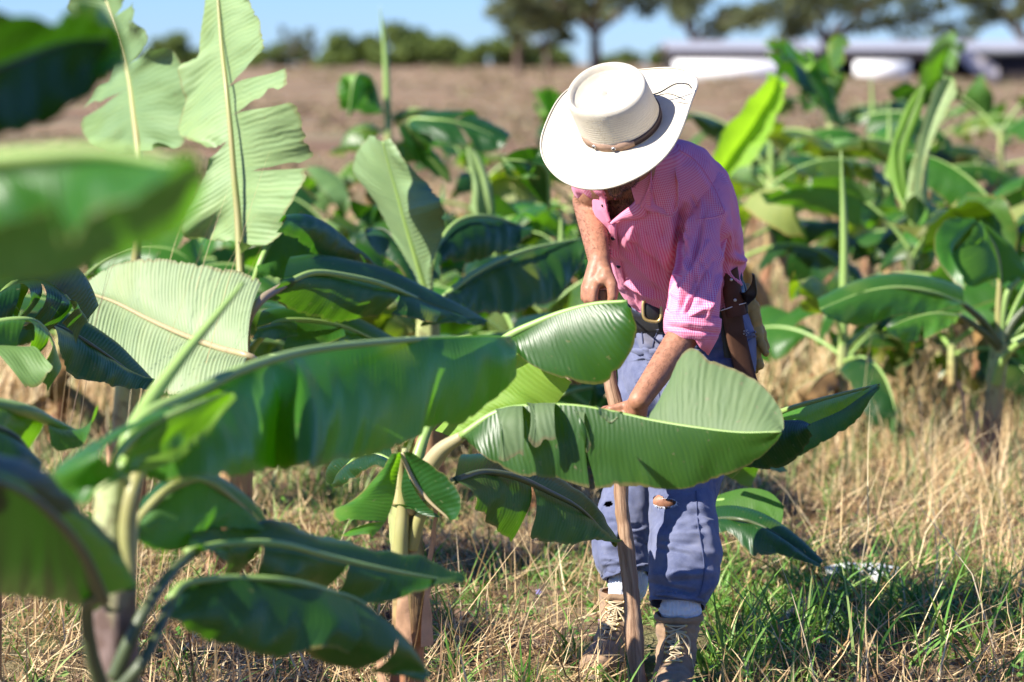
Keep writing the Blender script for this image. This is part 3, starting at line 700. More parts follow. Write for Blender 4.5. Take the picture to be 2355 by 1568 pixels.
hero(B, 'leaf', [
    dict(c0=[(1060, 1003, 6.35), (1140, 950), (1220, 933), (1320, 933), (1420, 950), (1500, 968), (1600, 984), (1700, 995), (1796, 993, 6.1)],
         c1=[(1070, 1012, 6.3), (1120, 1055), (1200, 1095), (1280, 1100), (1355, 1122), (1450, 1118), (1560, 1124), (1650, 1100), (1730, 1065), (1782, 1018), (1798, 996, 6.1)],
         arch=.06, seed=85, wob=.012, nu=150, nv=18, pleat=.0003, tears=[(.40, .012)], flut=.004),
    dict(c0=[(1490, 966, 6.25), (1560, 978), (1640, 988), (1720, 995), (1796, 992, 6.1)],
         c1=[(1508, 930, 6.3), (1576, 806, 6.35), (1640, 830), (1715, 862), (1765, 900), (1798, 950), (1802, 985, 6.12)], arch=.05, seed=86, wob=.012, nu=130, nv=18, pleat=.0006, top=False),
    dict(c0=[(1144, 945, 6.33), (1175, 938), (1206, 935, 6.32)], c1=[(1146, 1055, 6.2), (1160, 1062), (1180, 1050), (1203, 1056, 6.2)], arch=.35, seed=87, top=False, nu=20),
    dict(c0=[(1212, 935, 6.32), (1245, 932), (1282, 933, 6.30)], c1=[(1213, 1012, 6.2), (1230, 1028), (1250, 1018), (1278, 1010, 6.2)], arch=.35, seed=88, top=False, nu=20),
    dict(c0=[(1318, 934, 6.30), (1335, 934), (1352, 938, 6.28)], c1=[(1342, 1025, 6.22), (1350, 1040), (1360, 1022, 6.22)], arch=.35, seed=89, top=False, nu=16),
    dict(c0=[(1362, 940, 6.28), (1395, 944), (1435, 952, 6.26)], c1=[(1375, 950, 6.22), (1400, 972), (1420, 958, 6.22)], arch=.2, seed=90, top=False, nu=16),
    dict(c0=[(1280, 935, 6.34), (1310, 935), (1345, 938, 6.32)], c1=[(1282, 1030, 6.26), (1308, 1075), (1350, 1085, 6.24)], arch=.2, seed=91, nu=24, wob=.02)],
    [(1060, 1003, 6.35), (1140, 950, 6.33), (1220, 935, 6.31), (1320, 935, 6.28), (1420, 951, 6.25), (1500, 968, 6.22), (1600, 984, 6.18), (1700, 995, 6.14), (1796, 993, 6.1)], (.010, .007, .0055, .004, .002), 'rib', (1.1, .88, 1.25, 1), label='long torn leaf hanging in front of the legs')
hero(B, 'leaf', [
    dict(c0=[(1165, 778, 6.5), (1230, 745), (1300, 718), (1370, 700), (1440, 694, 6.4)],
         c1=[(1172, 792, 6.45), (1210, 830), (1270, 862), (1340, 882), (1392, 878), (1440, 828), (1466, 760), (1452, 708, 6.35)], arch=.10, seed=92, nu=100, wob=.012)],
    [(985, 985, 6.55), (1040, 900, 6.56), (1100, 830, 6.54), (1165, 776, 6.5), (1230, 744, 6.48), (1300, 717, 6.46), (1370, 699, 6.43), (1442, 693, 6.4)], (.012, .012, .009, .004), 'rib', (.9, .85, .7, 1))
hero(B, 'leaf_yellow_green', [  # far half of the folded leaf, sun glow put into a brighter material
    dict(c0=[(1000, 990, 6.6), (1060, 930), (1110, 880), (1150, 820), (1185, 790, 6.55)],
         c1=[(1035, 1002, 6.55), (1100, 970), (1160, 945), (1230, 940), (1275, 930), (1318, 880, 6.5)], arch=.08, seed=93, nu=70, top=False, wob=.02)],
    None, color=(1, 1, 1, 1), label='yellow green leaf half glowing in the sun')
hero(B, 'leaf_dark', [
    dict(c0=[(1045, 1105, 6.4), (1110, 1086), (1180, 1095), (1260, 1130), (1340, 1175), (1416, 1257, 6.9)],
         c1=[(1072, 1150, 6.35), (1110, 1180), (1160, 1215), (1220, 1245), (1300, 1256), (1360, 1248), (1414, 1260, 6.8)], arch=.12, seed=94, nu=90, wob=.03, top=False, tears=[(.45, .02)], flut=.03),
    dict(c0=[(1045, 1103, 6.41), (1110, 1084), (1180, 1093), (1260, 1128), (1340, 1173), (1416, 1255, 6.91)],
         c1=[(1060, 1092, 6.7), (1140, 1086), (1220, 1098), (1310, 1130), (1380, 1190), (1418, 1252, 7.0)], arch=.2, seed=95, nu=90, wob=.02)],
    [(1045, 1105, 6.4), (1110, 1086, 6.5), (1180, 1095, 6.55), (1260, 1130, 6.65), (1340, 1175, 6.75), (1416, 1257, 6.9)], (.009, .007, .002), 'rib_dark', (1.5, 1.25, 1.0, 1))
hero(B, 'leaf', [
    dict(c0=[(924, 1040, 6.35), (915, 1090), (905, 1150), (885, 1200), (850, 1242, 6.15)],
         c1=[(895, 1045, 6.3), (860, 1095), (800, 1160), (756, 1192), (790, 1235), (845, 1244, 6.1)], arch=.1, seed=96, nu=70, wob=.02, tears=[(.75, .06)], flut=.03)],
    None, color=(1.9, 1.7, 1.8, 1), label='hanging lobe, the light on it put into a brighter colour')  # raised tint paints this lobe as sunlit
hero(B, 'leaf_dark', [
    dict(c0=[(924, 1040, 6.35), (950, 1100), (985, 1150), (1035, 1195, 6.3)],
         c1=[(932, 1040, 6.3), (990, 1065), (1030, 1095), (1062, 1150), (1050, 1192, 6.25)], arch=.1, seed=97, nu=60, wob=.02),
    dict(c0=[(924, 1042, 6.36), (945, 1110), (978, 1160), (1015, 1190, 6.32)],
         c1=[(920, 1060, 6.4), (918, 1120), (930, 1170), (905, 1160, 6.4)], arch=.1, seed=98, nu=40)],
    [(924, 1040, 6.34), (950, 1100, 6.33), (985, 1150, 6.31), (1035, 1195, 6.29)], (.007, .005, .002), 'rib_pink', (1.3, 1.5, 1.6, 1))
hero(B, 'leaf_dark', [
    dict(c0=[(905, 1065, 6.7), (860, 1045), (810, 1060), (775, 1090), (765, 1118, 6.9)], c1=[(895, 1080, 6.6), (865, 1075), (830, 1095), (795, 1118), (766, 1120, 6.85)], arch=.2, seed=99, nu=40, wob=.02),
    dict(c0=[(905, 1063, 6.72), (860, 1043), (810, 1058), (775, 1088), (765, 1116, 6.92)], c1=[(890, 1040, 6.9), (850, 1032), (800, 1048), (765, 1080), (757, 1112, 7.0)], arch=.2, seed=100, nu=40)],
    [(925, 1090, 6.5), (905, 1065, 6.7), (860, 1044, 6.75), (810, 1059, 6.8), (765, 1117, 6.9)], (.008, .006, .002), 'rib')

# ---- plant K: behind the man's legs ----------------------------------------------------
K = empty('banana_plant', at_ground(1590, 8.4), 'low banana plant behind the man, leaves showing right of his legs', 'banana plant', 'banana plants in the second row')
V, f, U = stem_mesh(at_ground(1590, 8.4), P(1600, 1080, 8.3), .05, .035, 110); link('stem', V, f, M['stem'], K, U)
hero(K, 'leaf_yellow_green', [
    dict(c0=[(1610, 1160, 8.2), (1660, 1135), (1720, 1122), (1770, 1132), (1803, 1165, 7.9)], c1=[(1620, 1190, 8.1), (1665, 1200), (1720, 1205), (1770, 1200), (1803, 1212, 7.85)], arch=.1, seed=111, top=False, wob=.02)],
    [(1600, 1170, 8.25), (1660, 1150, 8.1), (1720, 1160, 8.05), (1780, 1200, 7.9)], (.008, .006, .002), 'rib', (.28, .42, .5, 1))
hero(K, 'leaf_dark', [
    dict(c0=[(1615, 1200, 7.9), (1680, 1192), (1740, 1205), (1810, 1245), (1885, 1303, 7.6)], c1=[(1640, 1220, 7.8), (1690, 1235), (1730, 1275), (1790, 1275), (1883, 1306, 7.55)], arch=.15, seed=112, wob=.02, top=True),
    dict(c0=[(1615, 1198, 7.92), (1680, 1190), (1740, 1203), (1810, 1243), (1885, 1301, 7.62)], c1=[(1630, 1195, 8.1), (1690, 1186), (1760, 1205), (1830, 1250), (1886, 1299, 7.7)], arch=.2, seed=113)],
    [(1600, 1200, 8.1), (1680, 1192, 7.8), (1740, 1205, 7.75), (1810, 1245, 7.7), (1885, 1303, 7.6)], (.008, .006, .002), 'rib_dark', (1.3, 1.3, 1.2, 1))
hero(K, 'leaf', [
    dict(c0=[(1640, 1020, 8.1), (1720, 985), (1800, 945), (1900, 915), (1960, 900), (2022, 884, 7.4)],
         c1=[(1660, 1060, 8.0), (1740, 1050), (1800, 1000), (1870, 985), (1930, 955), (1975, 935), (2020, 888, 7.35)], arch=.12, seed=114, wob=.01, nu=90)],
    [(1600, 1085, 8.25), (1640, 1020, 8.1), (1720, 985, 7.9), (1800, 945, 7.75), (1900, 915, 7.6), (2022, 884, 7.4)], (.011, .009, .003), 'rib', (2.0, 1.7, 1.5, 1))  # sunlight on this upper half is put into the raised tint
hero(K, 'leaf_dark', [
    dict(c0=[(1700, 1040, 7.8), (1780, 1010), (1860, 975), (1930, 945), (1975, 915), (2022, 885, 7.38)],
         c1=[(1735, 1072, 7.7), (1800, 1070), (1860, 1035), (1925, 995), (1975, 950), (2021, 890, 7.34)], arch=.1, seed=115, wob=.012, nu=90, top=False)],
    None, color=(1.3, 1.4, 1.0, 1), label='lower half of the long leaf, its shade put into a darker colour')  # darker leaf material paints the shade on the lower half
hero(K, 'leaf_dark', [
    dict(c0=[(1700, 1010, 7.6), (1750, 985), (1800, 968), (1840, 966), (1862, 975, 7.4)],
         c1=[(1715, 1075, 7.5), (1770, 1080), (1810, 1070), (1850, 1035), (1866, 1000, 7.35)], arch=.2, seed=116, wob=.015, nu=60, top=True)],
    [(1640, 1075, 8.0), (1700, 1012, 7.6), (1750, 986, 7.55), (1800, 969, 7.5), (1862, 976, 7.4)], (.009, .006, .002), 'rib_dark', (.8, .9, 1.1, 1))

# ---- plant R: right edge ------------------------------------------------------------------
Rp = empty('banana_plant', at_ground(2275, 10.4), 'banana plant at the right edge with one broad leaf held up and one drooping left', 'banana plant', 'banana plants in the second row')
V, f, U = stem_mesh(at_ground(2275, 10.4), P(2300, 790, 10.4), .036, .03, 120); link('stem', V, f, M['stem'], Rp, U)
for q in range(2):
    o = dry_sheath(at_ground(2262 + 6 * q, 10.33), .045, .38 - .1 * q, R(190 + 50 * q), 121 + q); link('dry_sheath', *o[:2], M['dry'], Rp, o[2])
for pth, mm in [([(2300, 800, 10.4), (2306, 720, 10.4), (2318, 670, 10.4), (2345, 640, 10.4)], 'rib'), ([(2300, 800, 10.4), (2260, 740, 10.3), (2215, 700, 10.2)], 'rib_dark'), ([(2300, 800, 10.4), (2255, 760, 10.3), (2205, 725, 10.2)], 'rib_dark'),
                ([(2300, 800, 10.4), (2330, 740, 10.4), (2375, 690, 10.4)], 'rib_dark'), ([(2290, 880, 10.35), (2305, 830, 10.3), (2350, 785, 10.2), (2420, 760, 10.1)], 'rib'), ([(2305, 820, 10.4), (2296, 740, 10.4), (2298, 650, 10.4)], 'rib_tan')]:
    stem_px(Rp, pth, [.020, .015, .013, .010], mm, 'petiole')
hero(Rp, 'leaf_yellow_green', [
    dict(c0=[(2300, 655, 10.4), (2296, 610), (2285, 565), (2265, 525), (2250, 508, 10.4)], c1=[(2280, 640, 10.3), (2225, 660, 10.1), (2175, 600), (2185, 580), (2225, 540), (2245, 508, 10.3)], arch=.1, seed=122, wob=.03, top=False),
    dict(c0=[(2300, 655, 10.4), (2296, 610), (2285, 565), (2265, 525), (2250, 508, 10.4)], c1=[(2320, 650, 10.4), (2365, 640, 10.5), (2340, 590), (2300, 545), (2258, 508, 10.4)], arch=.2, seed=123, wob=.03, top=False)],
    [(2298, 655, 10.4), (2296, 610, 10.4), (2285, 565, 10.4), (2250, 508, 10.4)], (.010, .008, .003), 'rib_tan', (.33, .5, .45, 1), label='broad leaf held up and lit through from behind')
hero(Rp, 'leaf', [dict(c0=[(2180, 600, 10.1), (2200, 560), (2245, 508, 10.3)], c1=[(2222, 662, 10.0), (2160, 600), (2148, 545), (2175, 505), (2240, 500, 10.3)], arch=.15, seed=124, wob=.03)], None, color=(1.3, 1.3, 1.2, 1))
hero(Rp, 'leaf', [
    dict(c0=[(2215, 700, 10.2), (2140, 672), (2060, 662), (1980, 675), (1885, 712, 9.9)], c1=[(2200, 712, 10.1), (2140, 720), (2060, 728), (1990, 748), (1930, 745), (1888, 720, 9.85)], arch=.15, seed=125, wob=.02),
    dict(c0=[(2215, 698, 10.22), (2140, 670), (2060, 660), (1980, 673), (1885, 710, 9.92)], c1=[(2190, 685, 10.5), (2120, 664), (2050, 655), (1970, 668), (1884, 708, 10.1)], arch=.2, seed=126)],
    [(2215, 700, 10.2), (2140, 671, 10.1), (2060, 661, 10.05), (1980, 674, 10.0), (1885, 711, 9.9)], (.009, .006, .002), 'rib', (1.2, 1.15, 1.5, 1))
hero(Rp, 'leaf', [dict(c0=[(2205, 728, 10.1), (2150, 722), (2090, 735), (2030, 760, 9.9)], c1=[(2200, 745, 10.0), (2150, 775), (2090, 778), (2035, 768, 9.85)], arch=.1, seed=127, wob=.03, tears=[(.5, .06)])],
    [(2205, 727, 10.1), (2150, 721, 10.05), (2090, 734, 10.0), (2030, 760, 9.9)], (.007, .005, .002), 'rib', (1.7, 1.5, 1.6, 1))
for i, (az, el, L) in enumerate([(5, 45, .6), (60, 50, .6), (340, 30, .65)]):
    gen_leaf(Rp, P(2300, 800, 10.4), R(az), R(el), L, .14, 1.8, R(30), 660 + i, 'leaf', .25)

# tapering crowns that close the tops of the stems
for root_, t_, r_, h_ in ((Gp, P(-420, 300, 3.2), .038, .30), (H_, P(-60, 860, 6.6), .033, .26), (K, P(1600, 1080, 8.3), .033, .10), (Ep, P(985, 720, 9.6), .033, .06), (Cp, P(560, 850, 8.4), .038, .14), (Dp, P(305, 780, 9.4), .038, .2), (B, P(930, 1130, 6.45), .034, .10), (Rp, P(2300, 790, 10.4), .028, .10)):
    t_ = np.array(t_); V, f, U = tube([t_ - [0, 0, .03], t_ + [.004, 0, h_ * .5], t_ + [0, 0, h_]], [r_, r_ * .7, r_ * .15], 16, 20)
    U = U.copy(); U[:, 1] = .75 + U[:, 1]; link('crown_sheath', V, f, M['stem'], root_, U)
for root_, t_, lst in ((Gp, P(-420, 300, 3.2), ((150, 40, .8), (250, 30, .7))), (H_, P(-60, 860, 6.6), ((170, 40, .7), (230, 35, .6), (100, 50, .6))), (K, P(1600, 1080, 8.3), ((100, 35, .5), (60, 30, .45)))):
    for i, (az, el, L) in enumerate(lst): gen_leaf(root_, t_, R(az), R(el), L, .14, 1.9, R(30), 900 + i, 'leaf', .2)
# ================================================================== the man
M['skin'] = None
def skin_material():
    m, nt = mat('skin'); n = N(nt); ob = n.obj()
    f = n.noise(ob, 18, 4, .6); c = n.mix(f, (.30, .135, .075), (.42, .20, .12))
    g = n.noise(ob, 90, 3); c = n.mix(n.math('MULTIPLY', n.ramp(g, [(.45, 0.), (.7, 1.)]), .45), c, (.17, .075, .045))
    h = n.math('ADD', n.noise(ob, 160, 3), n.math('MULTIPLY', n.noise(ob, 45, 2), 1.5))
    n.out(n.pbsdf(c, .5, .4, n.bump(h, .4, .0015), **{'Subsurface Weight': .12, 'Subsurface Radius': (.012, .005, .003), 'Subsurface Scale': 1.0})); return m
M['skin'] = skin_material()
M['hair'] = simple('hair', (.012, .009, .008), .5, .4)

def gingham(name, tint=(1, 1, 1)):
    m, nt = mat(name); n = N(nt); s = n.sep(n.uv()); ob = n.obj()
    def band(x, ph):
        w = n.math('SINE', n.math('MULTIPLY', x, 6.283 / .0043)); return n.ramp(w, [(.42, 0.), (.58, 1.)]) if False else n.math('ADD', n.math('MULTIPLY', w, .5), .5)
    a = band(s[0], 0); b = band(s[1], 0)
    pink = (.80, .12, .25); light = (.90, .44, .56)
    ab = n.math('MULTIPLY', n.math('ADD', n.math('MULTIPLY', a, .62), n.math('MULTIPLY', b, .38)), 1.0)
    c = n.mix(n.ramp(ab, [(.12, 0.), (.92, 1.)]), light, pink)
    f = n.noise(ob, 6, 3); c = n.mix(n.math('MULTIPLY', f, .25), c, n.mix(1., c, (.85, .7, .9), 'MULTIPLY'))
    st = n.ramp(n.noise(ob, 34, 3), [(.70, 0.), (.76, 1.)]); c = n.mix(n.math('MULTIPLY', st, .25), c, (.45, .02, .08))
    h = n.math('ADD', n.math('MULTIPLY', n.noise(ob, 38, 4), 1.), n.math('MULTIPLY', ab, .06))
    b_ = n.pbsdf(c, .85, .15, n.bump(h, .55, .004), **{'Sheen Weight': .1})
    t = n('ShaderNodeBsdfTranslucent', {'Color': n.mix(1., c, (.9, .55, .7), 'MULTIPLY')}).outputs[0]
    n.out(n('ShaderNodeMixShader', {0: .12, 1: b_, 2: t}).outputs[0]); return m
M['gingham'] = gingham('pink_gingham_cotton')
M['denim'] = fabric('faded_blue_twill', (.080, .094, .170), (.180, .196, .295), 1400, .9, .35, stain=(.13, .115, .12))
M['denim_dark'] = fabric('blue_twill_seam', (.08, .095, .18), None, 1400)
M['belt'] = simple('black_leather', (.012, .012, .013), .38, .5, .3, 60, .3)
M['brass'] = simple('brass_buckle', (.62, .46, .18), .35, .5, .2, 60, .2, metal=.75)
M['sock'] = fabric('ribbed_white_sock', (.72, .76, .84), (.62, .66, .76), 600)
M['suede'] = fabric('tan_suede', (.40, .265, .16), (.24, .155, .095), 500, .95, .9, stain=(.14, .09, .06))
M['lace'] = simple('boot_lace', (.52, .42, .27), .8, .2, .2, 300, .3)
M['sole'] = simple('rubber_sole', (.10, .08, .06), .8, .3)
M['button'] = simple('dark_button', (.012, .012, .014), .3, .5)
M['brownleather'] = simple('worn_brown_leather', (.10, .050, .030), .85, .12, .4, 25, .4)
M['wood_handle'] = simple('machete_handle_wood', (.10, .045, .028), .8, .12, .4, 30, .3)
M['steel'] = simple('steel_rivet', (.55, .53, .5), .35, .5, .1, metal=.9)
M['glove'] = simple('yellow_leather_glove', (.42, .27, .075), .65, .3, .35, 30, .5, bd=.003)
M['string'] = simple('white_string', (.75, .74, .72), .8, .2)

def bone(p, q, r0, r1, n=18, m=10, flat=1.0):
    """closed tapered capsule between two 3D points"""
    p = np.array(p, float); q = np.array(q, float); ax = q - p; L = np.linalg.norm(ax); t = ax / max(L, 1e-6)
    w = nrm(np.cross(t, [0.31, 0.2, 1])) if abs(t[2]) < .9 else nrm(np.cross(t, [1, 0.1, 0])); b = np.cross(t, w)
    prof = []
    for k in np.linspace(-90, 0, 6)[:-1]: prof.append((r0 * math.sin(R(k)), r0 * math.cos(R(k))))
    for k in np.linspace(0, 1, m): prof.append((L * k, r0 + (r1 - r0) * k))
    for k in np.linspace(0, 90, 6)[1:]: prof.append((L + r1 * math.sin(R(k)), r1 * math.cos(R(k))))
    a = np.linspace(0, 2 * math.pi, n, endpoint=False)
    V = np.concatenate([p + t * z + max(r, 1e-5) * (np.cos(a)[:, None] * w + np.sin(a)[:, None] * b) for z, r in prof])
    return V, grid_faces(len(prof), n, wrap=True), np.zeros((len(V), 2))

def ellip(c, axes, n=28, m=18):
    """ellipsoid: axes 3 vectors"""
    A = np.array(axes, float); V = []
    for i in range(m + 1):
        ph = -math.pi / 2 + math.pi * i / m; r = max(math.cos(ph), 1e-4)
        a = np.linspace(0, 2 * math.pi, n, endpoint=False)
        V.append(np.array(c) + r * np.cos(a)[:, None] * A[0] + r * np.sin(a)[:, None] * A[1] + math.sin(ph) * A[2])
    V = np.concatenate(V); return V, orient(V, grid_faces(m + 1, n, wrap=True)), np.zeros((len(V), 2))

def remesh(name, parts, matl, parent, voxel=.004, smooth=4):
    V, f, U = merge(parts)
    o = link(name, V, f, matl, parent)
    bm = bmesh.new(); bm.from_mesh(o.data); bmesh.ops.remove_doubles(bm, verts=bm.verts, dist=1e-5)
    bmesh.ops.holes_fill(bm, edges=[e for e in bm.edges if e.is_boundary], sides=0)
    bmesh.ops.recalc_face_normals(bm, faces=bm.faces); bm.to_mesh(o.data); bm.free()
    md = o.modifiers.new('remesh', 'REMESH'); md.mode = 'VOXEL'; md.voxel_size = voxel
    ms = o.modifiers.new('smooth', 'SMOOTH'); ms.factor = .5; ms.iterations = smooth
    dg = bpy.context.evaluated_depsgraph_get(); ev = o.evaluated_get(dg)
    me = bpy.data.meshes.new_from_object(ev); old = o.data; o.modifiers.clear(); o.data = me; bpy.data.meshes.remove(old)
    me.polygons.foreach_set('use_smooth', np.ones(len(me.polygons), dtype=bool)); me.name = name
    return o

def co_of(o):
    n = len(o.data.vertices); a = np.empty(n * 3, dtype=np.float32); o.data.vertices.foreach_get('co', a); return a.reshape(-1, 3).astype(float)
def no_of(o):
    n = len(o.data.vertices); a = np.empty(n * 3, dtype=np.float32); o.data.vertices.foreach_get('normal', a); return a.reshape(-1, 3).astype(float)
def set_co(o, V): o.data.vertices.foreach_set('co', V.astype(np.float32).ravel()); o.data.update()

def sculpt(o, folds=(), nz=(), side=None, off=(0, 0, 0)):
    """push folds (photo coordinates, p, q, width px, depth m) and noise into a cloth mesh along its normals"""
    V = co_of(o); Nn = no_of(o); W = V + np.array(off)
    x, y = PR(W.T); vis = -(Nn * nrm(W - np.array([0, 0, CAMZ]))).sum(axis=1)
    d = np.zeros(len(V))
    for (p, q, w, amp) in folds:
        p = np.array(p, float); q = np.array(q, float); e = q - p; L2 = (e**2).sum()
        t = np.clip(((x - p[0]) * e[0] + (y - p[1]) * e[1]) / L2, 0, 1)
        ds = np.hypot(x - p[0] - t * e[0], y - p[1] - t * e[1])
        d += amp * np.exp(-(ds / w)**2) * np.sin(np.pi * (.12 + .76 * t)) * (vis > 0)
    for (sc, amp, seed, str_) in nz:
        d += amp * np.array([noise.noise(Vector((p[0] * sc * str_[0] + seed, p[1] * sc * str_[1], p[2] * sc * str_[2] + seed))) for p in W])
    set_co(o, V + Nn * d[:, None])

def bvh(o):
    V = co_of(o); w = np.zeros(3); q = o
    while q is not None: w = w + np.array(q.location); q = q.parent
    return BVHTree.FromPolygons([Vector(v + w) for v in V], [tuple(p.vertices) for p in o.data.polygons])

def surf(tree, x, y, off=.002, dflt=7.1):
    o = Vector((0, 0, CAMZ)); d = (Vector(P(x, y, 7.0)) - o).normalized()
    h = tree.ray_cast(o, d)
    if h[0] is None: return P(x, y, dflt)
    return np.array(h[0] - d * off)

def ppl(px_, d): return P(px_[0], px_[1], d)

# ---- skeleton --------------------------------------------------------------------------
HEADC = P(1420, 318, 6.93)
HU = nrm(np.array([-.17, -.62, .77])); HF = np.array([-.22, -.75, -.62]); HF = nrm(HF - HU * HF.dot(HU)); HS = np.cross(HF, HU)
neck = P(1475, 385, 7.04); chest = P(1510, 440, 7.17); belly = P(1550, 580, 7.33); pelv = P(1575, 740, 7.42)
shR = P(1612, 425, 7.13); elR = P(1596, 735, 6.97); wrR = P(1470, 920, 6.82)
shL = P(1395, 415, 7.08); elL = P(1353, 462, 7.26); wrL = P(1378, 600, 7.01)
hipR = P(1625, 800, 7.40); hipL = P(1525, 800, 7.45); knR = P(1575, 1150, 7.08); knL = P(1440, 1140, 7.32); anR = P(1560, 1470, 6.92); anL = P(1430, 1425, 7.20)
toeR = np.array([P(1550, 1568, 6.8)[0], 6.80, .05]); toeL = np.array([P(1415, 1500, 7.1)[0], 7.08, .05])
parts = [bone(pelv, belly, .135, .12), bone(belly, chest, .11, .115), bone(chest, neck, .11, .06), bone(shR, shL, .045, .050), bone(neck, HEADC - HU * .03, .058, .055),
         bone(hipR, knR, .080, .046), bone(hipL, knL, .080, .046), bone(knR, anR, .044, .034), bone(knL, anL, .044, .034), bone(anR, toeR, .030, .022), bone(anL, toeL, .030, .022), bone(hipR, hipL, .10, .10),
         bone(shR, elR, .034, .036), bone(elR, wrR, .043, .027), bone(shL, elL, .048, .042), bone(elL, wrL, .042, .028)]
# chest plane below the open collar
# head: skull, jaw, nose, ears, brows, lips
parts += [ellip(HEADC, [HS * .075, HF * .095, HU * .115]), ellip(HEADC + HF * .035 - HU * .07, [HS * .055, HF * .055, HU * .05]),
          bone(HEADC + HF * .088 + HU * .005, HEADC + HF * .112 - HU * .03, .010, .015), bone(HEADC + HF * .085 - HU * .078, HEADC + HF * .09 - HU * .085, .022, .018),
          bone(HEADC + HF * .088 - HU * .058 + HS * .018, HEADC + HF * .088 - HU * .058 - HS * .018, .010, .010),
          bone(HEADC + HF * .085 + HU * .022 + HS * .045, HEADC + HF * .09 + HU * .02 - HS * .045, .011, .011)]
for sg in (-1, 1):
    parts += [ellip(HEADC + HS * sg * .078 - HU * .01, [HS * .010, HF * .018, HU * .032], 14, 10), ellip(HEADC + HS * sg * .036 + HF * .052 - HU * .028, [HS * .03, HF * .03, HU * .03], 14, 10)]

def hand(parts, wr, stick_c, sdir, knuck, back, thumb_side, rs=.021, s=1.0):
    """fist around a stick: fingers wrap from the knuckle line round the stick"""
    pass

# left hand of the picture: closed over the top of the stick
ST = [P(1386, 672, 6.99), P(1392, 760, 6.97), P(1402, 870, 6.94), P(1428, 990, 6.9), P(1428, 1120, 6.87), P(1436, 1220, 6.84), P(1448, 1330, 6.81), P(1458, 1460, 6.77), P(1472, 1640, 6.72)]
def fist(wr, c, up, ax_back, ax_side, r=.021):
    """c: centre of the grip on the stick, up: stick direction, ax_back: from the stick to the back of the hand, ax_side: towards the knuckles"""
    up = nrm(np.array(up)); bk = nrm(np.array(ax_back) - up * np.dot(ax_back, up)); sd = nrm(np.cross(up, bk))
    if np.dot(sd, ax_side) < 0: sd = -sd
    out = []
    pc = c + bk * (r + .014)
    out.append(bone(wr, pc + up * .018 - sd * .006, .026, .026)); out.append(bone(wr, pc - up * .020 - sd * .006, .024, .024))
    out.append(bone(pc + up * .026 - sd * .012, pc - up * .026 - sd * .012, .020, .018))
    for i, (h, ln, rr) in enumerate([(.036, 1.0, .0105), (.013, 1.08, .0110), (-.011, 1.02, .0104), (-.033, .85, .0092)]):
        k = pc + up * h + sd * .024 + bk * .002                       # knuckle
        a_ = c + up * (h * .96) + sd * (r + .016) * ln - bk * .002     # middle joint
        b_ = c + up * (h * .93) + sd * (.010) - bk * (r + .012)
        e_ = c + up * (h * .92) - sd * (.012) - bk * (r + .008)
        out += [bone(pc + up * h * .7 - sd * .015, k, rr * 1.15, rr * 1.2, 12, 5), bone(k, a_, rr * 1.08, rr, 12, 5), bone(a_, b_, rr, rr * .92, 12, 5), bone(b_, e_, rr * .92, rr * .8, 12, 4)]
    t0 = pc + up * .020 - sd * .022; t1 = c + up * .042 - sd * (r + .014) + bk * .004; t2 = c + up * .046 - sd * .010 - bk * (r + .012); t3 = c + up * .040 + sd * .014 - bk * (r + .014)
    out += [bone(t0, t1, .015, .0125, 12, 5), bone(t1, t2, .0125, .011, 12, 5), bone(t2, t3, .011, .0088, 12, 4)]
    return out
cL = P(1382, 688, 6.99)
# this hand comes down over the end of the stick: a palm on top, fingers down the far left side, thumb on the right
hb = P(1372, 640, 6.985)
parts += [bone(wrL, P(1362, 648, 6.99), .027, .024), bone(wrL, P(1393, 640, 6.98), .026, .021), bone(P(1358, 652, 7.0), P(1392, 640, 6.97), .021, .020),
          bone(P(1362, 655, 7.03), P(1390, 650, 7.03), .020, .018)]
for i, (kx, ky, kd, ex, ey, l) in enumerate([(1366, 665, 6.955, 1366, 704, 1.), (1351, 664, 6.972, 1350, 706, 1.), (1346, 660, 7.000, 1350, 700, .95), (1350, 655, 7.028, 1358, 690, .85)]):
    k = P(kx, ky, kd); m_ = P(kx - 2, ky + 24, kd - .002); e1 = P(ex + 4, ey - 4, kd + .004); e2 = P(ex + 15, ey - 10, kd + .018)
    parts += [bone(hb, k, .014, .0125, 12, 5), bone(k, m_, .0125, .0112, 12, 5), bone(m_, e1, .0112, .0098, 12, 5), bone(e1, e2, .0098, .0085, 12, 4)]
parts += [bone(P(1393, 630, 6.975), P(1407, 655, 6.958), .018, .0150, 12, 5), bone(P(1407, 655, 6.958), P(1408, 682, 6.952), .0148, .0128, 12, 5), bone(P(1408, 682, 6.952), P(1403, 700, 6.956), .0125, .0098, 12, 4),
          bone(P(1398, 640, 6.965), P(1412, 668, 6.975), .015, .0125, 12, 5), bone(P(1412, 668, 6.975), P(1408, 698, 6.985), .0122, .0100, 12, 5)]
# lower hand, mostly behind the torn leaf
parts += fist(wrR, P(1425, 975, 6.905), ST[3] * -1 + ST[2], (.75, -.25, .35), (-.2, -.9, -.2))
parts = [(V, f, U) for V, f, U in parts]
person = remesh('person', parts, M['skin'], None, .0038, 3)
tag(person, 'man in pink checked shirt and blue trousers bending over a wooden pole', 'person')
SKT = bvh(person)

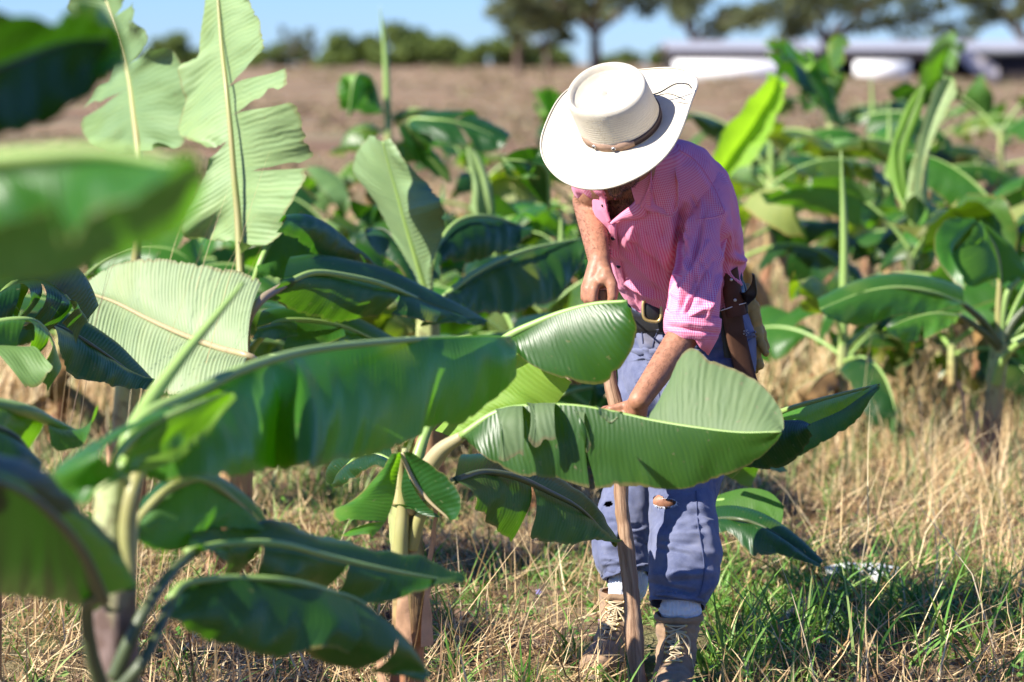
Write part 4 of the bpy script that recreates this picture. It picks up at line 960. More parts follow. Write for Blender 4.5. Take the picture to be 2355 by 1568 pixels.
# eyes and hair
for sg in (-1, 1):
    c_ = HEADC + HF * .083 + HU * .004 + HS * sg * .031
    V, f, U = ellip(c_, [HS * .012, HF * .011, HU * .010], 16, 10); o = link('eye', V, f, simple('eye_white', (.75, .72, .68), .2, .5, .05) if sg < 0 else bpy.data.materials['eye_white'], person)
    V, f, U = ellip(c_ + HF * .0085, [HS * .005, HF * .003, HU * .005], 12, 8); link('iris', V, f, M['hair'], o)
def hair_strokes(name, spots, L=.011, rad=.00026, parent=None):
    V = []; Fc = []; n0 = 0
    for p, nn, dn in spots:
        t = nrm(nn * .6 + dn + rng.normal(0, .3, 3)); s_ = nrm(np.cross(t, nn + rng.normal(0, .2, 3))); l = L * rng.uniform(.5, 1.3)
        q = p + t * l * .5 + nn * .001; r = p + t * l + dn * l * .35
        V += [p - s_ * rad, p + s_ * rad, q + s_ * rad, q - s_ * rad, r]
        Fc += [(n0, n0 + 1, n0 + 2, n0 + 3), (n0 + 3, n0 + 2, n0 + 4)]; n0 += 5
    return link(name, np.array(V), Fc, M['hair'], parent, smooth=False)
VV = co_of(person); NN = no_of(person)
def seg_d(Q, a, b):
    e = b - a; t = np.clip(((Q - a) @ e) / (e @ e), 0, 1); return np.linalg.norm(Q - a - t[:, None] * e, axis=1), t
spots = []
for a_, b_, cnt in ((elL, wrL, 1300), (elR, wrR, 800)):
    dd, tt = seg_d(VV, a_, b_); idx = np.where((dd < .055) & (tt > 0.02) & (tt < .99))[0]
    for i in rng.choice(idx, min(cnt, len(idx)), replace=False): spots.append((VV[i], NN[i], nrm(b_ - a_) * .8))
xx, yy = PR(VV.T)
idx = np.where((xx > 1395) & (xx < 1475) & (yy > 425) & (yy < 515) & (NN[:, 1] < -.1))[0]
for i in rng.choice(idx, min(900, len(idx)), replace=False): spots.append((VV[i], NN[i], np.array([.1, -.2, -.6])))
hair_strokes('body_hair', spots, parent=person)
dd = VV - HEADC; hu = dd @ HU; hf = dd @ HF
idx = np.where((np.linalg.norm(dd, axis=1) < .14) & ((hf < .01) | (hu > .05)) & (hu > -.05))[0]
spots = [(VV[i], NN[i], -HU * .8) for i in rng.choice(idx, min(5000, len(idx)), replace=False)]
hair_strokes('hair', spots, .02, .0009, parent=person)
idx = np.where((hu < -.045) & (hf > .045) & (np.linalg.norm(dd, axis=1) < .15))[0]
spots = [(VV[i], NN[i], -HU * .5) for i in rng.choice(idx, min(1500, len(idx)), replace=False)]
if spots: hair_strokes('stubble', spots, .005, .0004, parent=person)

# ---- trousers ------------------------------------------------------------------------------
hipr = [(1572, 682, 7.39, 124, .124), (1572, 700, 7.39, 128, .128), (1580, 740, 7.40, 140, .135), (1588, 790, 7.41, 150, .142), (1585, 850, 7.40, 152, .14), (1580, 900, 7.38, 146, .13), (1578, 940, 7.38, 120, .10)]
legR = [(1630, 770, 7.40, 85, .125), (1628, 850, 7.37, 100, .122), (1612, 930, 7.29, 98, .112), (1592, 1020, 7.19, 90, .10), (1573, 1110, 7.10, 80, .092), (1571, 1190, 7.03, 79, .09), (1572, 1260, 6.98, 84, .09), (1570, 1320, 6.94, 80, .085), (1562, 1362, 6.92, 71, .080), (1559, 1380, 6.915, 66, .074), (1558, 1392, 6.91, 64, .072)]
legL = [(1528, 770, 7.44, 80, .125), (1510, 850, 7.44, 82, .118), (1488, 930, 7.43, 74, .108), (1465, 1020, 7.39, 66, .098), (1447, 1110, 7.35, 60, .09), (1440, 1170, 7.30, 62, .09), (1430, 1230, 7.26, 68, .09), (1430, 1275, 7.23, 70, .085), (1440, 1305, 7.21, 60, .075), (1444, 1318, 7.205, 57, .071), (1445, 1328, 7.20, 55, .069)]
tparts = [loft(hipr, 120, 60), loft(legR, 110, 190), loft(legL, 110, 190)]
V, f, U = merge(tparts)
trousers = link('trousers', V, f, M['denim'], person, U)
md = trousers.modifiers.new('thickness', 'SOLIDIFY'); md.thickness = .0025; md.offset = -1
tf = []
fr = np.random.default_rng(3)
for cx, hw_, y0, y1 in ((1570, 72, 1230, 1385), (1432, 60, 1190, 1320), (1570, 60, 1100, 1250), (1500, 60, 760, 960), (1640, 60, 780, 960)):
    for k in range(11):
        yy_ = fr.uniform(y0, y1); x0 = cx + fr.uniform(-1, .1) * hw_; w_ = fr.uniform(40, 100)
        tf.append(((x0, yy_), (x0 + w_, yy_ + fr.uniform(-22, 26)), fr.uniform(4, 8), fr.choice([-1, 1]) * fr.uniform(.003, .009)))
tf += [((1495, 1340), (1600, 1362), 6, -.012), ((1495, 1322), (1640, 1322), 9, .008), ((1500, 1375), (1560, 1395), 7, .008), ((1600, 1375), (1650, 1330), 8, .007),
       ((1500, 1180), (1560, 1240), 12, -.006), ((1530, 1215), (1600, 1190), 10, .005), ((1600, 1120), (1640, 1260), 10, .006), ((1500, 1130), (1640, 1120), 12, -.004),
       ((1445, 745), (1520, 960), 12, -.010), ((1465, 770), (1550, 940), 10, .007), ((1500, 760), (1505, 850), 8, -.007), ((1515, 770), (1580, 800), 10, .006), ((1490, 800), (1550, 850), 10, -.006), ((1470, 870), (1500, 1000), 12, .006),
       ((1600, 800), (1700, 900), 12, -.006), ((1440, 760), (1425, 900), 14, .006), ((1390, 1150), (1470, 1190), 10, -.005), ((1400, 1220), (1480, 1290), 9, .007)]
sculpt(trousers, tf, [(9, .009, 3., (1, 1, .7)), (20, .0045, 9., (1, 1, 1.1)), (45, .0020, 5., (1, 1, .8)), (90, .0008, 8., (1, 1, 1))])
# torn knees: cut the cloth
def cut(o, polys, front=True):
    V = co_of(o); x, y = PR(V.T); Nn = no_of(o)
    inside = np.zeros(len(V), bool)
    for poly in polys:
        pp = np.array(poly, float); ins = np.zeros(len(V), bool); j = len(pp) - 1
        for i in range(len(pp)):
            c_ = ((pp[i, 1] > y) != (pp[j, 1] > y)) & (x < (pp[j, 0] - pp[i, 0]) * (y - pp[i, 1]) / (pp[j, 1] - pp[i, 1] + 1e-9) + pp[i, 0]); ins ^= c_; j = i
        inside |= ins
    inside &= (Nn * nrm(V - np.array([0, 0, CAMZ]))).sum(axis=1) < 0
    bm = bmesh.new(); bm.from_mesh(o.data); bm.verts.ensure_lookup_table()
    bmesh.ops.delete(bm, geom=[bm.verts[i] for i in np.where(inside)[0]], context='VERTS'); bm.to_mesh(o.data); bm.free()
TRT = bvh(trousers)
kneeR = surf(TRT, 1530, 1156, .0)
cut(trousers, [[(1502, 1146), (1516, 1142), (1538, 1152), (1556, 1154), (1548, 1160), (1530, 1168), (1512, 1164)], [(1388, 1158), (1400, 1153), (1408, 1159), (1398, 1164)]])
V, f, U = ellip(kneeR + np.array([.004, .030, -.002]), [np.array([.034, 0, 0]), np.array([0, .020, 0]), np.array([0, 0, .022])]); link('bare_knee', V, f, M['skin'], person, U)
# frayed threads round the tear
V = []; Fc = []
for k in range(130):
    a = fr.uniform(0, 6.283); x = 1529 + 27 * math.cos(a); y = 1155 + 10 * math.sin(a)
    p = surf(TRT, x, y, .002); dx, dz = fr.normal(0, .004), -abs(fr.normal(0, .006)) * (1 if math.sin(a) > -.3 else .3); q = p + np.array([dx, -.003, dz])
    n0 = len(V); V += [p + [-.0006, 0, 0], p + [.0006, 0, 0], q]; Fc.append((n0, n0 + 1, n0 + 2))
link('frayed_threads', np.array(V), Fc, M['sock'], trousers, smooth=False)
def strip(tree, pts, w, off=.002, ns=40, th=.0015, off2=None):
    """thin raised band following the surface under photo points"""
    p2 = crv(np.array([(x, y, 0) for x, y in pts], float), ns)
    c = np.array([surf(tree, q[0], q[1], off) for q in p2]); c = crv(c, ns)
    t = nrm(np.gradient(c, axis=0)); vdir = nrm(np.array([0, 0, CAMZ]) - c); s_ = nrm(np.cross(t, vdir)); ww = np.full(ns, w) if np.isscalar(w) else np.interp(np.linspace(0, 1, ns), np.linspace(0, 1, len(w)), w)
    V = np.concatenate([c + s_ * ww[:, None] - vdir * .002, c + s_ * ww[:, None] * .92 + vdir * th, c - s_ * ww[:, None] * .92 + vdir * th, c - s_ * ww[:, None] - vdir * .002])
    V = V.reshape(4, ns, 3).transpose(1, 0, 2).reshape(-1, 3)
    L = np.concatenate([[0], np.cumsum(np.linalg.norm(np.diff(c, axis=0), axis=1))])
    U = np.stack([np.tile([-1, -.9, .9, 1], ns) * np.repeat(ww, 4) * 1.0, np.repeat(L, 4)], axis=1)
    return V, grid_faces(ns, 4), U
for pts in ([(1600, 1128), (1604, 1200), (1618, 1290), (1616, 1340), (1606, 1372)], [(1512, 760), (1500, 800), (1505, 850), (1520, 930)], [(1600, 800), (1622, 850), (1640, 880), (1672, 900)], [(1470, 720), (1475, 760), (1478, 790)]):
    V, f, U = strip(TRT, pts, .0016, .0012); link('seam', V, f, M['denim_dark'], trousers, U)
for pts in ([(1700, 790), (1715, 775), (1738, 762)], [(1702, 800), (1718, 786), (1738, 772)], [(1448, 728), (1470, 742), (1492, 752)]):
    V, f, U = strip(TRT, pts, .0028, .002); link('pocket_edge', V, f, M['denim'], trousers, U)
V, f, U = strip(TRT, [(1470, 685), (1475, 705), (1481, 725)], .006, .006, th=.003); link('belt_loop', V, f, M['denim'], trousers, U)

# ---- shirt -------------------------------------------------------------------------------------
tor = [(1568, 670, 7.385, 116, .106), (1566, 658, 7.38, 130, .120), (1566, 640, 7.36, 142, .14), (1560, 600, 7.33, 153, .147), (1546, 545, 7.28, 163, .15), (1530, 490, 7.21, 166, .145), (1512, 435, 7.14, 158, .13, -4), (1500, 390, 7.09, 138, .11, -8), (1488, 355, 7.06, 98, .08, -10), (1482, 335, 7.05, 66, .062, -10)]
V1 = loft(tor, 190, 170, e=2.2)
slv = [(1600, 400, 7.12, 46, .06), (1622, 440, 7.12, 52, .07), (1622, 510, 7.08, 54, .075), (1612, 580, 7.04, 55, .078), (1602, 640, 7.0, 58, .078), (1596, 700, 6.97, 60, .074), (1593, 748, 6.96, 57, .068)]
V2 = loft(slv, 120, 130, right=(1, 0, -.12), e=2.1)
sll = [(1430, 400, 7.06, 46, .06), (1392, 405, 7.06, 46, .06), (1368, 420, 7.14, 40, .055), (1358, 438, 7.22, 32, .05)]
V3 = loft(sll, 70, 40, right=(.2, 1, 0.2))
shirt = link('shirt', *merge([V1, V2, V3])[:2], M['gingham'], person, merge([V1, V2, V3])[2])
sf = [((1560, 545), (1545, 700), 13, -.020), ((1575, 480), (1560, 560), 12, -.014), ((1540, 470), (1545, 600), 14, .010), ((1500, 560), (1545, 660), 9, .007),
      ((1450, 560), (1560, 660), 8, -.008), ((1440, 590), (1560, 690), 9, .008), ((1430, 570), (1500, 640), 7, -.004), ((1465, 500), (1440, 570), 9, .006), ((1480, 520), (1530, 640), 9, -.006),
      ((1590, 500), (1560, 570), 8, .012), ((1615, 520), (1590, 620), 8, -.010), ((1625, 560), (1560, 680), 8, .010), ((1640, 600), (1575, 720), 7, -.008), ((1600, 640), (1560, 720), 7, -.008), ((1650, 640), (1620, 735), 8, .008), ((1635, 700), (1570, 735), 7, .007),
      ((1585, 655), (1570, 735), 6, .006), ((1655, 480), (1690, 580), 8, .007), ((1670, 540), (1705, 600), 7, -.008), ((1680, 590), (1712, 600), 10, .014), ((1670, 630), (1700, 655), 9, .010), ((1665, 500), (1668, 640), 7, -.014),
      ((1400, 560), (1430, 660), 8, .006), ((1440, 650), (1530, 688), 8, .012), ((1385, 560), (1420, 590), 10, .008), ((1378, 560), (1395, 590), 8, .006), ((1600, 380), (1690, 540), 12, .004)]
for k in range(40):
    x0 = fr.uniform(1400, 1680); y0 = fr.uniform(440, 680); a = fr.uniform(50, 110); l = fr.uniform(25, 80)
    sf.append(((x0, y0), (x0 + l * math.cos(R(a)), y0 + l * math.sin(R(a))), fr.uniform(3.5, 7), fr.choice([-1, 1]) * fr.uniform(.0016, .0045)))
sf = [(a, b, w_ * .85, amp * 1.9) for a, b, w_, amp in sf]
sculpt(shirt, sf, [(8, .007, 1., (1, 1, .6)), (19, .0045, 7., (1.3, 1, .6)), (42, .0016, 2., (1, 1, 1))])
SHT = bvh(shirt)
cut(shirt, [[(1388, 400), (1394, 440), (1398, 480), (1403, 506), (1412, 500), (1432, 486), (1452, 470), (1475, 445), (1492, 425), (1500, 395), (1500, 350), (1440, 330), (1395, 350)]])
md = shirt.modifiers.new('thickness', 'SOLIDIFY'); md.thickness = .0014; md.offset = -1
# chest seen in the opening
V, f, U = ellip(P(1458, 430, 7.125), [np.array([.075, 0, .0]), np.array([0, .06, 0.01]), np.array([.01, -.03, .12])], 60, 40)
ch = link('chest', V, f, M['skin'], person)
CHT = bvh(ch)
spots = []
for k in range(500):
    x = fr.uniform(1400, 1470); y = fr.normal(475, 22)
    if y > 515 or y < 425: continue
    spots.append((surf(CHT, x, y, 0, 7.05), np.array([0, -1., .2]), np.array([fr.normal(0, .3), -.1, -.5])))
hair_strokes('chest_hair', spots, .011, parent=person)

def flap(name, c0, c1, tree, off0=.004, off1=.010, parent=None, arch=.08, nu=40, nv=12, seed=0, th=.0016, mt='gingham', rot=False):
    A = np.array([surf(tree, x, y, off0) for x, y in c0]); Bq = np.array([surf(tree, x, y, off1) for x, y in c1])
    V, f, U = blade(A, Bq, nu, nv, arch=arch, seed=seed, rip=.0008, wob=.004)
    # UV in metres both ways
    w = np.linalg.norm(Bq - A, axis=1).mean(); U = np.stack([U[:, 0], U[:, 1] * w], axis=1)
    if rot: U = U[:, ::-1]
    o = link(name, V, f, M[mt], parent, U)
    md = o.modifiers.new('thickness', 'SOLIDIFY'); md.thickness = th; md.offset = 0
    return o
flap('collar', [(1496, 392), (1512, 352), (1535, 330), (1562, 332)], [(1470, 478), (1505, 490), (1553, 494), (1560, 420)], SHT, .016, .014, shirt, .12, seed=1, rot=True)
flap('collar', [(1448, 420), (1470, 412), (1496, 392)], [(1462, 470), (1475, 478), (1495, 488)], SHT, .012, .010, shirt, .10, seed=2, rot=True)
flap('lapel', [(1402, 512), (1425, 492), (1452, 470), (1478, 440)], [(1405, 516), (1430, 506), (1475, 502), (1492, 478)], SHT, .005, .013, shirt, .14, seed=3, rot=True)
flap('placket', [(1372, 432), (1378, 458), (1386, 485), (1398, 512)], [(1386, 430), (1392, 456), (1397, 482), (1404, 508)], SHT, .003, .007, shirt, .08, seed=4, rot=True)
flap('placket', [(1402, 515), (1406, 560), (1416, 610), (1428, 660)], [(1418, 512), (1420, 560), (1428, 610), (1442, 668)], SHT, .002, .006, shirt, .06, seed=5)
for (x, y) in ((1409, 548), (1422, 612), (1387, 472)):
    c_ = surf(SHT, x, y, .007); nn = nrm(np.array([0, 0, CAMZ]) - c_); s_ = nrm(np.cross(nn, [0, 0, 1.])); u_ = np.cross(s_, nn)
    V, f, U = ellip(c_, [s_ * .0055, u_ * .0055, nn * .0022], 20, 8); link('button', V, f, M['button'], shirt)
# shoulder and armhole seams, rolled cuff
for pts in ([(1560, 345), (1600, 372), (1640, 430), (1664, 490)], [(1600, 505), (1640, 500), (1664, 492)]):
    V, f, U = strip(SHT, pts, .0022, .0008, th=.001); link('seam', V, f, M['gingham'], shirt, U)
cuff = [(1594, 722, 6.965, 61, .070), (1593, 728, 6.965, 65, .076), (1592, 745, 6.962, 66, .078), (1591, 762, 6.96, 64, .076), (1590, 774, 6.96, 58, .068), (1590, 768, 6.96, 52, .060)]
V, f, U = loft(cuff, 120, 50, right=(1, 0, -.22)); cf = link('cuff', V, f, M['gingham'], shirt, U)
sculpt(cf, [((1535, 750), (1650, 768), 4, -.007), ((1540, 738), (1650, 752), 4, .004)], [(30, .005, 4., (1, 1, .5)), (70, .0012, 4., (1, 1, 1))])
# blousing at the waist, right side
V, f, U = loft([(1680, 560, 7.36, 22, .05), (1684, 590, 7.36, 29, .07), (1682, 612, 7.37, 28, .07), (1678, 636, 7.38, 20, .05)], 60, 30); o = link('shirt_tail', V, f, M['gingham'], shirt, U); sculpt(o, [], [(28, .008, 6., (1, 1, 1))])

# ---- belt ------------------------------------------------------------------------------------
br = [(1572, 676, 7.39, 130, .134), (1572, 678, 7.39, 134, .1385), (1574, 711, 7.395, 138, .141), (1574, 714, 7.395, 134, .137)]
V, f, U = loft(br, 100, 12, right=(1, 0, -.10)); belt = link('belt', V, f, M['belt'], person, U)
BT = bvh(belt)
bc = surf(BT, 1499, 713, .008, 7.25); nn = nrm(np.array([0, 0, CAMZ]) - bc); s_ = nrm(np.cross(nn, [0, 0, 1.])) * -1; u_ = np.cross(nn, s_) ; u_ = u_ if u_[2] > 0 else -u_
s_ = nrm(s_ + np.array([0, 0, -.12])) if s_[0] > 0 else nrm(-s_ + np.array([0, 0, -.12]))
q = []
for k in range(33):
    a = 2 * math.pi * k / 32; ca, sa = math.cos(a), math.sin(a)
    q.append(bc + s_ * .0235 * np.sign(ca) * abs(ca)**.6 + u_ * .029 * np.sign(sa) * abs(sa)**.6 + nn * .004)
V, f, U = tube(q, .0042, 10, 90, cap=False); link('buckle', V, f, M['brass'], belt, U)
V, f, U = ellip(bc + nn * .0005, [s_ * .022, u_ * .027, nn * .004], 24, 12); link('buckle_tongue', V, f, M['belt'], belt)

# ---- socks and boots -----------------------------------------------------------------------------
def rib_sock(rings, seed):
    V, f, U = loft(rings, 120, 40); a = np.arange(len(V)) % 120
    c = V.reshape(-1, 120, 3).mean(axis=1).repeat(120, axis=0); V = c + (V - c) * (1 + .035 * np.cos(a / 120 * 6.283 * 30))[:, None]
    o = link('sock', V, f, M['sock'], person, U); sculpt(o, [], [(40, .004, seed, (1, 1, 2))]); return o
rib_sock([(1561, 1376, 6.92, 38, .040), (1563, 1392, 6.91, 46, .049), (1564, 1408, 6.91, 46, .050), (1563, 1440, 6.91, 34, .036)], 1.)
rib_sock([(1446, 1312, 7.21, 36, .040), (1446, 1330, 7.20, 43, .049), (1441, 1355, 7.20, 43, .048), (1434, 1390, 7.20, 32, .034)], 2.)

def boot(cx, cy, d, hwk, toe, side, seed, h0):
    """cx, cy: photo centre of the collar; toe: ground xy of the toe cap; side -1/+1"""
    c = P(cx, cy, d); s = hwk
    T = np.array([toe[0], toe[1], 0.0]); heel = np.array([c[0] + (c[0] - T[0]) * .10, c[1] + .045, 0]); fw = T - heel; L = np.linalg.norm(fw); fw = fw / L; sd = np.array([fw[1], -fw[0], 0]); up = np.array([0, 0, 1.])
    n, rings = 90, []
    # shaft from the collar down, then turning forward into the foot
    ank = heel + fw * .065 + up * .11
    path = [(c, -up, s * 1.02, s * 1.0), (c * .65 + ank * .35, -up, s * .97, s * .98), (c * .3 + ank * .7, -up + fw * .15, s * .90, s * .98),
            (heel + fw * .080 + up * .092, -up + fw * .55, s * .86, s * 1.10), (heel + fw * .115 + up * .072, -up * .6 + fw, s * .86, s * 1.05), (heel + fw * .16 + up * .056, -up * .25 + fw, s * .86, s * .82),
            (heel + fw * (L * .72) + up * .046, fw, s * .90, s * .66), (heel + fw * (L * .88) + up * .040, fw, s * .80, s * .54), (heel + fw * (L * .97) + up * .034, fw, s * .52, s * .38), (heel + fw * L + up * .03, fw, s * .08, s * .08)]
    pc = np.array([p[0] for p in path]); pt = nrm(np.array([p[1] for p in path])); w_ = np.array([p[2] for p in path]); t_ = np.array([p[3] for p in path])
    ks = np.linspace(0, len(path) - 1, 110); pc = crv_param(pc, ks); pt = nrm(crv_param(pt, ks)); w_ = crv_param(w_[:, None], ks)[:, 0]; t_ = crv_param(t_[:, None], ks)[:, 0]
    a = np.linspace(0, 2 * math.pi, n, endpoint=False); V = []; U = []
    for i in range(110):
        b = nrm(np.cross(pt[i], sd)); V.append(pc[i] + np.cos(a)[:, None] * sd * w_[i] + np.sin(a)[:, None] * b * t_[i]); U.append(np.stack([a / 6.28 * .3, np.full(n, i * .004)], axis=1))
    V = np.concatenate(V); V[:, 2] = np.maximum(V[:, 2], .012); U = np.concatenate(U)
    hl = bone(heel + up * .045 + fw * .03, heel + up * .09 + fw * .035, .036, .036)
    root = link('boot', *merge([(V, orient(V, grid_faces(110, n, wrap=True)), U), (hl[0], orient(hl[0], hl[1]), hl[2])])[:2], M['suede'], person)
    sculpt(root, [], [(30, .006, seed, (1, 1, 2.2)), (85, .0018, seed + 3, (1, 1, 1.5))])
    # sole
    ring = []
    for k in range(40):
        aa = 2 * math.pi * k / 40; xx_ = (math.cos(aa) + 1) / 2; wv = s * (.78 + .22 * math.sin(xx_ * 3.14) + .1 * smooth01(.5, .9, xx_)) * np.sign(math.sin(aa)) * abs(math.sin(aa))**.75
        ring.append(heel + fw * (-.008 + (L + .014) * xx_) + sd * wv)
    ring = np.array(ring); SV = np.concatenate([ring + up * z * 1.0 for z in (0.0, .012, .030)] + [ring.mean(axis=0) + (ring - ring.mean(axis=0)) * .8 + up * .03]); link('sole', SV, grid_faces(4, 40, wrap=True), M['sole'], root)
    # tongue, eyelets and laces
    BV = bvh(root)
    def onb(k, lat):
        i = int(k * 109); p = pc[i]; b = nrm(np.cross(pt[i], sd)); b = b if np.dot(b, fw) + b[2] > 0 else -b
        o_ = p + sd * lat * w_[i] + b * .2; h = BV.ray_cast(Vector(o_), Vector(-b)); return np.array(h[0]) + b * .003 if h[0] is not None else p + sd * lat * w_[i] + b * t_[i]
    rows = [.05, .12, .19, .26, .33, .41, .49, .57]
    for k in rows:
        for lt in (-.42, .42):
            e = onb(k, lt); V, f, U = ellip(e, [sd * .0045, up * .0045, fw * .003], 10, 6); link('eyelet', V, f, M['brass'], root)
    lp = []
    for i, k in enumerate(rows):
        l_, r_ = onb(k, -.42), onb(k, .42); m_ = onb(k, 0.) + fw * .004
        V, f, U = tube([l_, m_, r_], .0021, 6, 14); lp.append((V, f, U))
        if i:
            k0 = rows[i - 1]; V, f, U = tube([onb(k0, -.42), onb((k + k0) / 2, 0.) + fw * .007, onb(k, .42)], .0021, 6, 14); lp.append((V, f, U))
            V, f, U = tube([onb(k0, .42), onb((k + k0) / 2, 0.) + fw * .005, onb(k, -.42)], .0021, 6, 14); lp.append((V, f, U))
    kn = onb(.10, -.1) + fw * .008
    for sg, ln in ((-1, .10), (1, .06)):
        q1 = kn + sd * sg * .03 - up * .02 + fw * .012; q2 = kn + sd * sg * .035 * (1.2 if sg > 0 else .6) - up * ln + fw * .010; q3 = kn + sd * sg * .012 - up * ln * .8 + fw * .012
        lp.append(tube([kn, q1, q2, q3, kn + fw * .002], .0023, 6, 40))
    lp.append(tube([kn, kn - sd * .03 - up * .045 + fw * .01, kn - sd * .04 - up * .09 + fw * .012], .0022, 6, 16))
    V, f, U = merge(lp); link('lace', V, f, M['lace'], root, U)
    V, f, U = loft([(cx, cy + 6, d, s * F / d * 1.05, s * 1.06), (cx, cy, d, s * F / d * 1.10, s * 1.10), (cx, cy - 8, d, s * F / d * 1.04, s * 1.04), (cx, cy - 6, d, s * F / d * .94, s * .94)], 60, 20); o = link('boot_collar', V, f, M['suede'], root, U); sculpt(o, [], [(40, .004, seed, (1, 1, 1))])
    return root
boot(1560, 1418, 6.91, .055, (anR[0] - .045, 6.63), 1, 1., 0)
boot(1428, 1365, 7.20, .053, (anL[0] - .085, 6.94), -1, 5., 0)

# ---- hat ------------------------------------------------------------------------------------------
def hat_material():
    m, nt = mat('woven_straw'); n = N(nt); s = n.sep(n.uv()); ob = n.obj()
    w1 = n.math('SINE', n.math('MULTIPLY', n.math('ADD', s[0], n.math('MULTIPLY', s[1], .5)), 6.283 / .0068)); w2 = n.math('SINE', n.math('MULTIPLY', n.math('SUBTRACT', s[0], n.math('MULTIPLY', s[1], 1.6)), 6.283 / .0068))
    h = n.math('MULTIPLY', w1, w2); f = n.noise(ob, 20, 4)
    c = n.mix(f, (.76, .71, .59), (.62, .55, .42)); c = n.mix(n.math('MULTIPLY', n.math('ADD', n.math('MULTIPLY', h, .5), .5), .34), c, (.50, .43, .32))
    sp = n.ramp(n.noise(ob, 150, 2), [(.72, 0.), (.77, 1.)]); c = n.mix(n.math('MULTIPLY', sp, .4), c, (.3, .26, .2)); c = n.mix(n.math('MULTIPLY', n.ramp(n.noise(ob, 11, 5, .7), [(.5, 0.), (.7, 1.)]), .35), c, (.48, .41, .30))
    n.out(n.pbsdf(c, .7, .3, n.bump(h, .6, .0016))); return m
M['straw'] = hat_material()
HC = P(1428, 284, 6.86)       # centre of the crown's foot
U3 = nrm(np.array([-.23, -.59, .77])); F3 = np.array([-.28, -.74, -.56]); F3 = nrm(F3 - U3 * F3.dot(U3)); S3 = np.cross(F3, U3)
if S3[0] < 0: S3 = -S3
LEAN = 0.0
def hp(a, r, z):   # a: 0 = the man's front, 90 deg = picture right
    return HC + F3 * r * math.cos(a) * 1.0 + S3 * (r * math.sin(a) - LEAN * z) + U3 * z
n = 144; rings = []; uvs = []; LEAN = .16
def ring(fn):
    rings.append([fn(2 * math.pi * k / n) for k in range(n)])
def sq(a, fr_, sd_): return 1 / math.sqrt((math.cos(a) / fr_)**2 + (math.sin(a) / sd_)**2)
# crown: outer wall up, rounded lip, recessed top
cw = [(0, 1.0, 0), (.02, 1.0, 0), (.045, .99, 0), (.07, .98, 0), (.088, .975, 0), (.100, .975, 0), (.107, .955, 0), (.109, .92, 0), (.105, .88, 0), (.097, .85, 0), (.092, .82, 0), (.0915, .6, 0), (.0915, .3, 0), (.0915, .01, 0)]
for z, kf, _ in cw:
    ring(lambda a, z=z, kf=kf: hp(a, sq(a, .101, .098) * kf, z + kf * (.003 * math.cos(2 * a) * (z > .08) + .0015 * math.sin(3 * a + z * 20))))
RV = np.array(rings).reshape(-1, 3); RU = np.array([[k / n * .6, i * .012] if cw[i][1] > .81 else [cw[i][1] * .1 * math.cos(6.2832 * k / n), cw[i][1] * .1 * math.sin(6.2832 * k / n)] for i in range(len(rings)) for k in range(n)])
hat = link('hat', RV, grid_faces(len(rings), n, wrap=True), M['straw'], person, RU)
md = hat.modifiers.new('thickness', 'SOLIDIFY'); md.thickness = .0022; md.offset = -1
# brim
LEAN = 0.0
def brim_r(a): return sq(a, .220, .213) * (1 - .02 * math.cos(4 * a))
def brim_z(a, k):
    s2 = math.sin(a)
    up_ = .064 * (max(0, s2)**1.8) + .006 * (max(0, -s2)**2.4)
    fr_ = -.020 * max(0, math.cos(a))**2 - .012 * max(0, -math.cos(a))**2
    return (up_ + fr_) * k**1.7 + .004 * math.sin(5 * a) * k
rings = []; ks = np.linspace(0, 1, 26)
for k in ks:
    def fn(a, k=k):
        r0 = sq(a, .101, .098) * .998; r1 = brim_r(a); z = brim_z(a, k)
        rr_ = r0 + (r1 - r0) * k; rr_ -= .018 * abs(math.sin(a))**2 * k**2.5
        return hp(a, rr_, z)
    ring(fn)
# stitched, rolled edge
for dz, dr in ((.0025, .0005), (.004, -.002)):
    def fn(a, dz=dz, dr=dr): 
        z = brim_z(a, 1); r1 = brim_r(a) - .018 * abs(math.sin(a))**2 + dr; return hp(a, r1, z + dz)
    ring(fn)
RV = np.array(rings).reshape(-1, 3); RU = np.array([[k / n * 1.1, i * .0045] for i in range(len(rings)) for k in range(n)])
brim = link('brim', RV, grid_faces(len(rings), n, wrap=True)[:, ::-1], M['straw'], hat, RU)
md = brim.modifiers.new('thickness', 'SOLIDIFY'); md.thickness = .0026; md.offset = 0
# band: dark leather, a worked tan piece with two studs at the front
def bandring(a0, a1, z0, z1, off, nn_=90, wavy=0):
    V = []; m_ = nn_
    for k in range(m_):
        a = a0 + (a1 - a0) * k / (m_ - 1); w_ = wavy * (.5 - .5 * math.cos(k / (m_ - 1) * 6.283 * 3)); r = sq(a, .101, .098) * .999
        V += [hp(a, r + .0003, z0 - w_), hp(a, r + off, z0 - w_ + .0005), hp(a, r + off - .0005, z1 + w_), hp(a, r * .998, z1 + w_)]
    return np.array(V), grid_faces(m_, 4), np.zeros((len(V), 2))
V, f, U = bandring(R(-180), R(180), .003, .021, .0032, 200); link('hat_band', V, f, M['belt'] if False else simple('dark_hat_leather', (.045, .025, .022), .45, .4), hat)
M['tanband'] = simple('tooled_tan_leather', (.30, .19, .13), .6, .3, .4, 80, .6)
V, f, U = bandring(R(-48), R(34), .004, .020, .0052, 80, .0035); link('band_ornament', V, f, M['tanband'], hat)
for aa in (-22, 6):
    p = hp(R(aa), sq(R(aa), .101, .098) + .006, .012); o_ = nrm(p - HC - U3 * .012); t_ = np.cross(U3, o_)
    V, f, U = ellip(p, [t_ * .0062, U3 * .0050, o_ * .003], 16, 8); link('stud', V, f, M['steel'], hat)
    V, f, U = ellip(p + o_ * .0025, [t_ * .0038, U3 * .003, o_ * .0015], 12, 6); link('stud_centre', V, f, M['button'], hat)
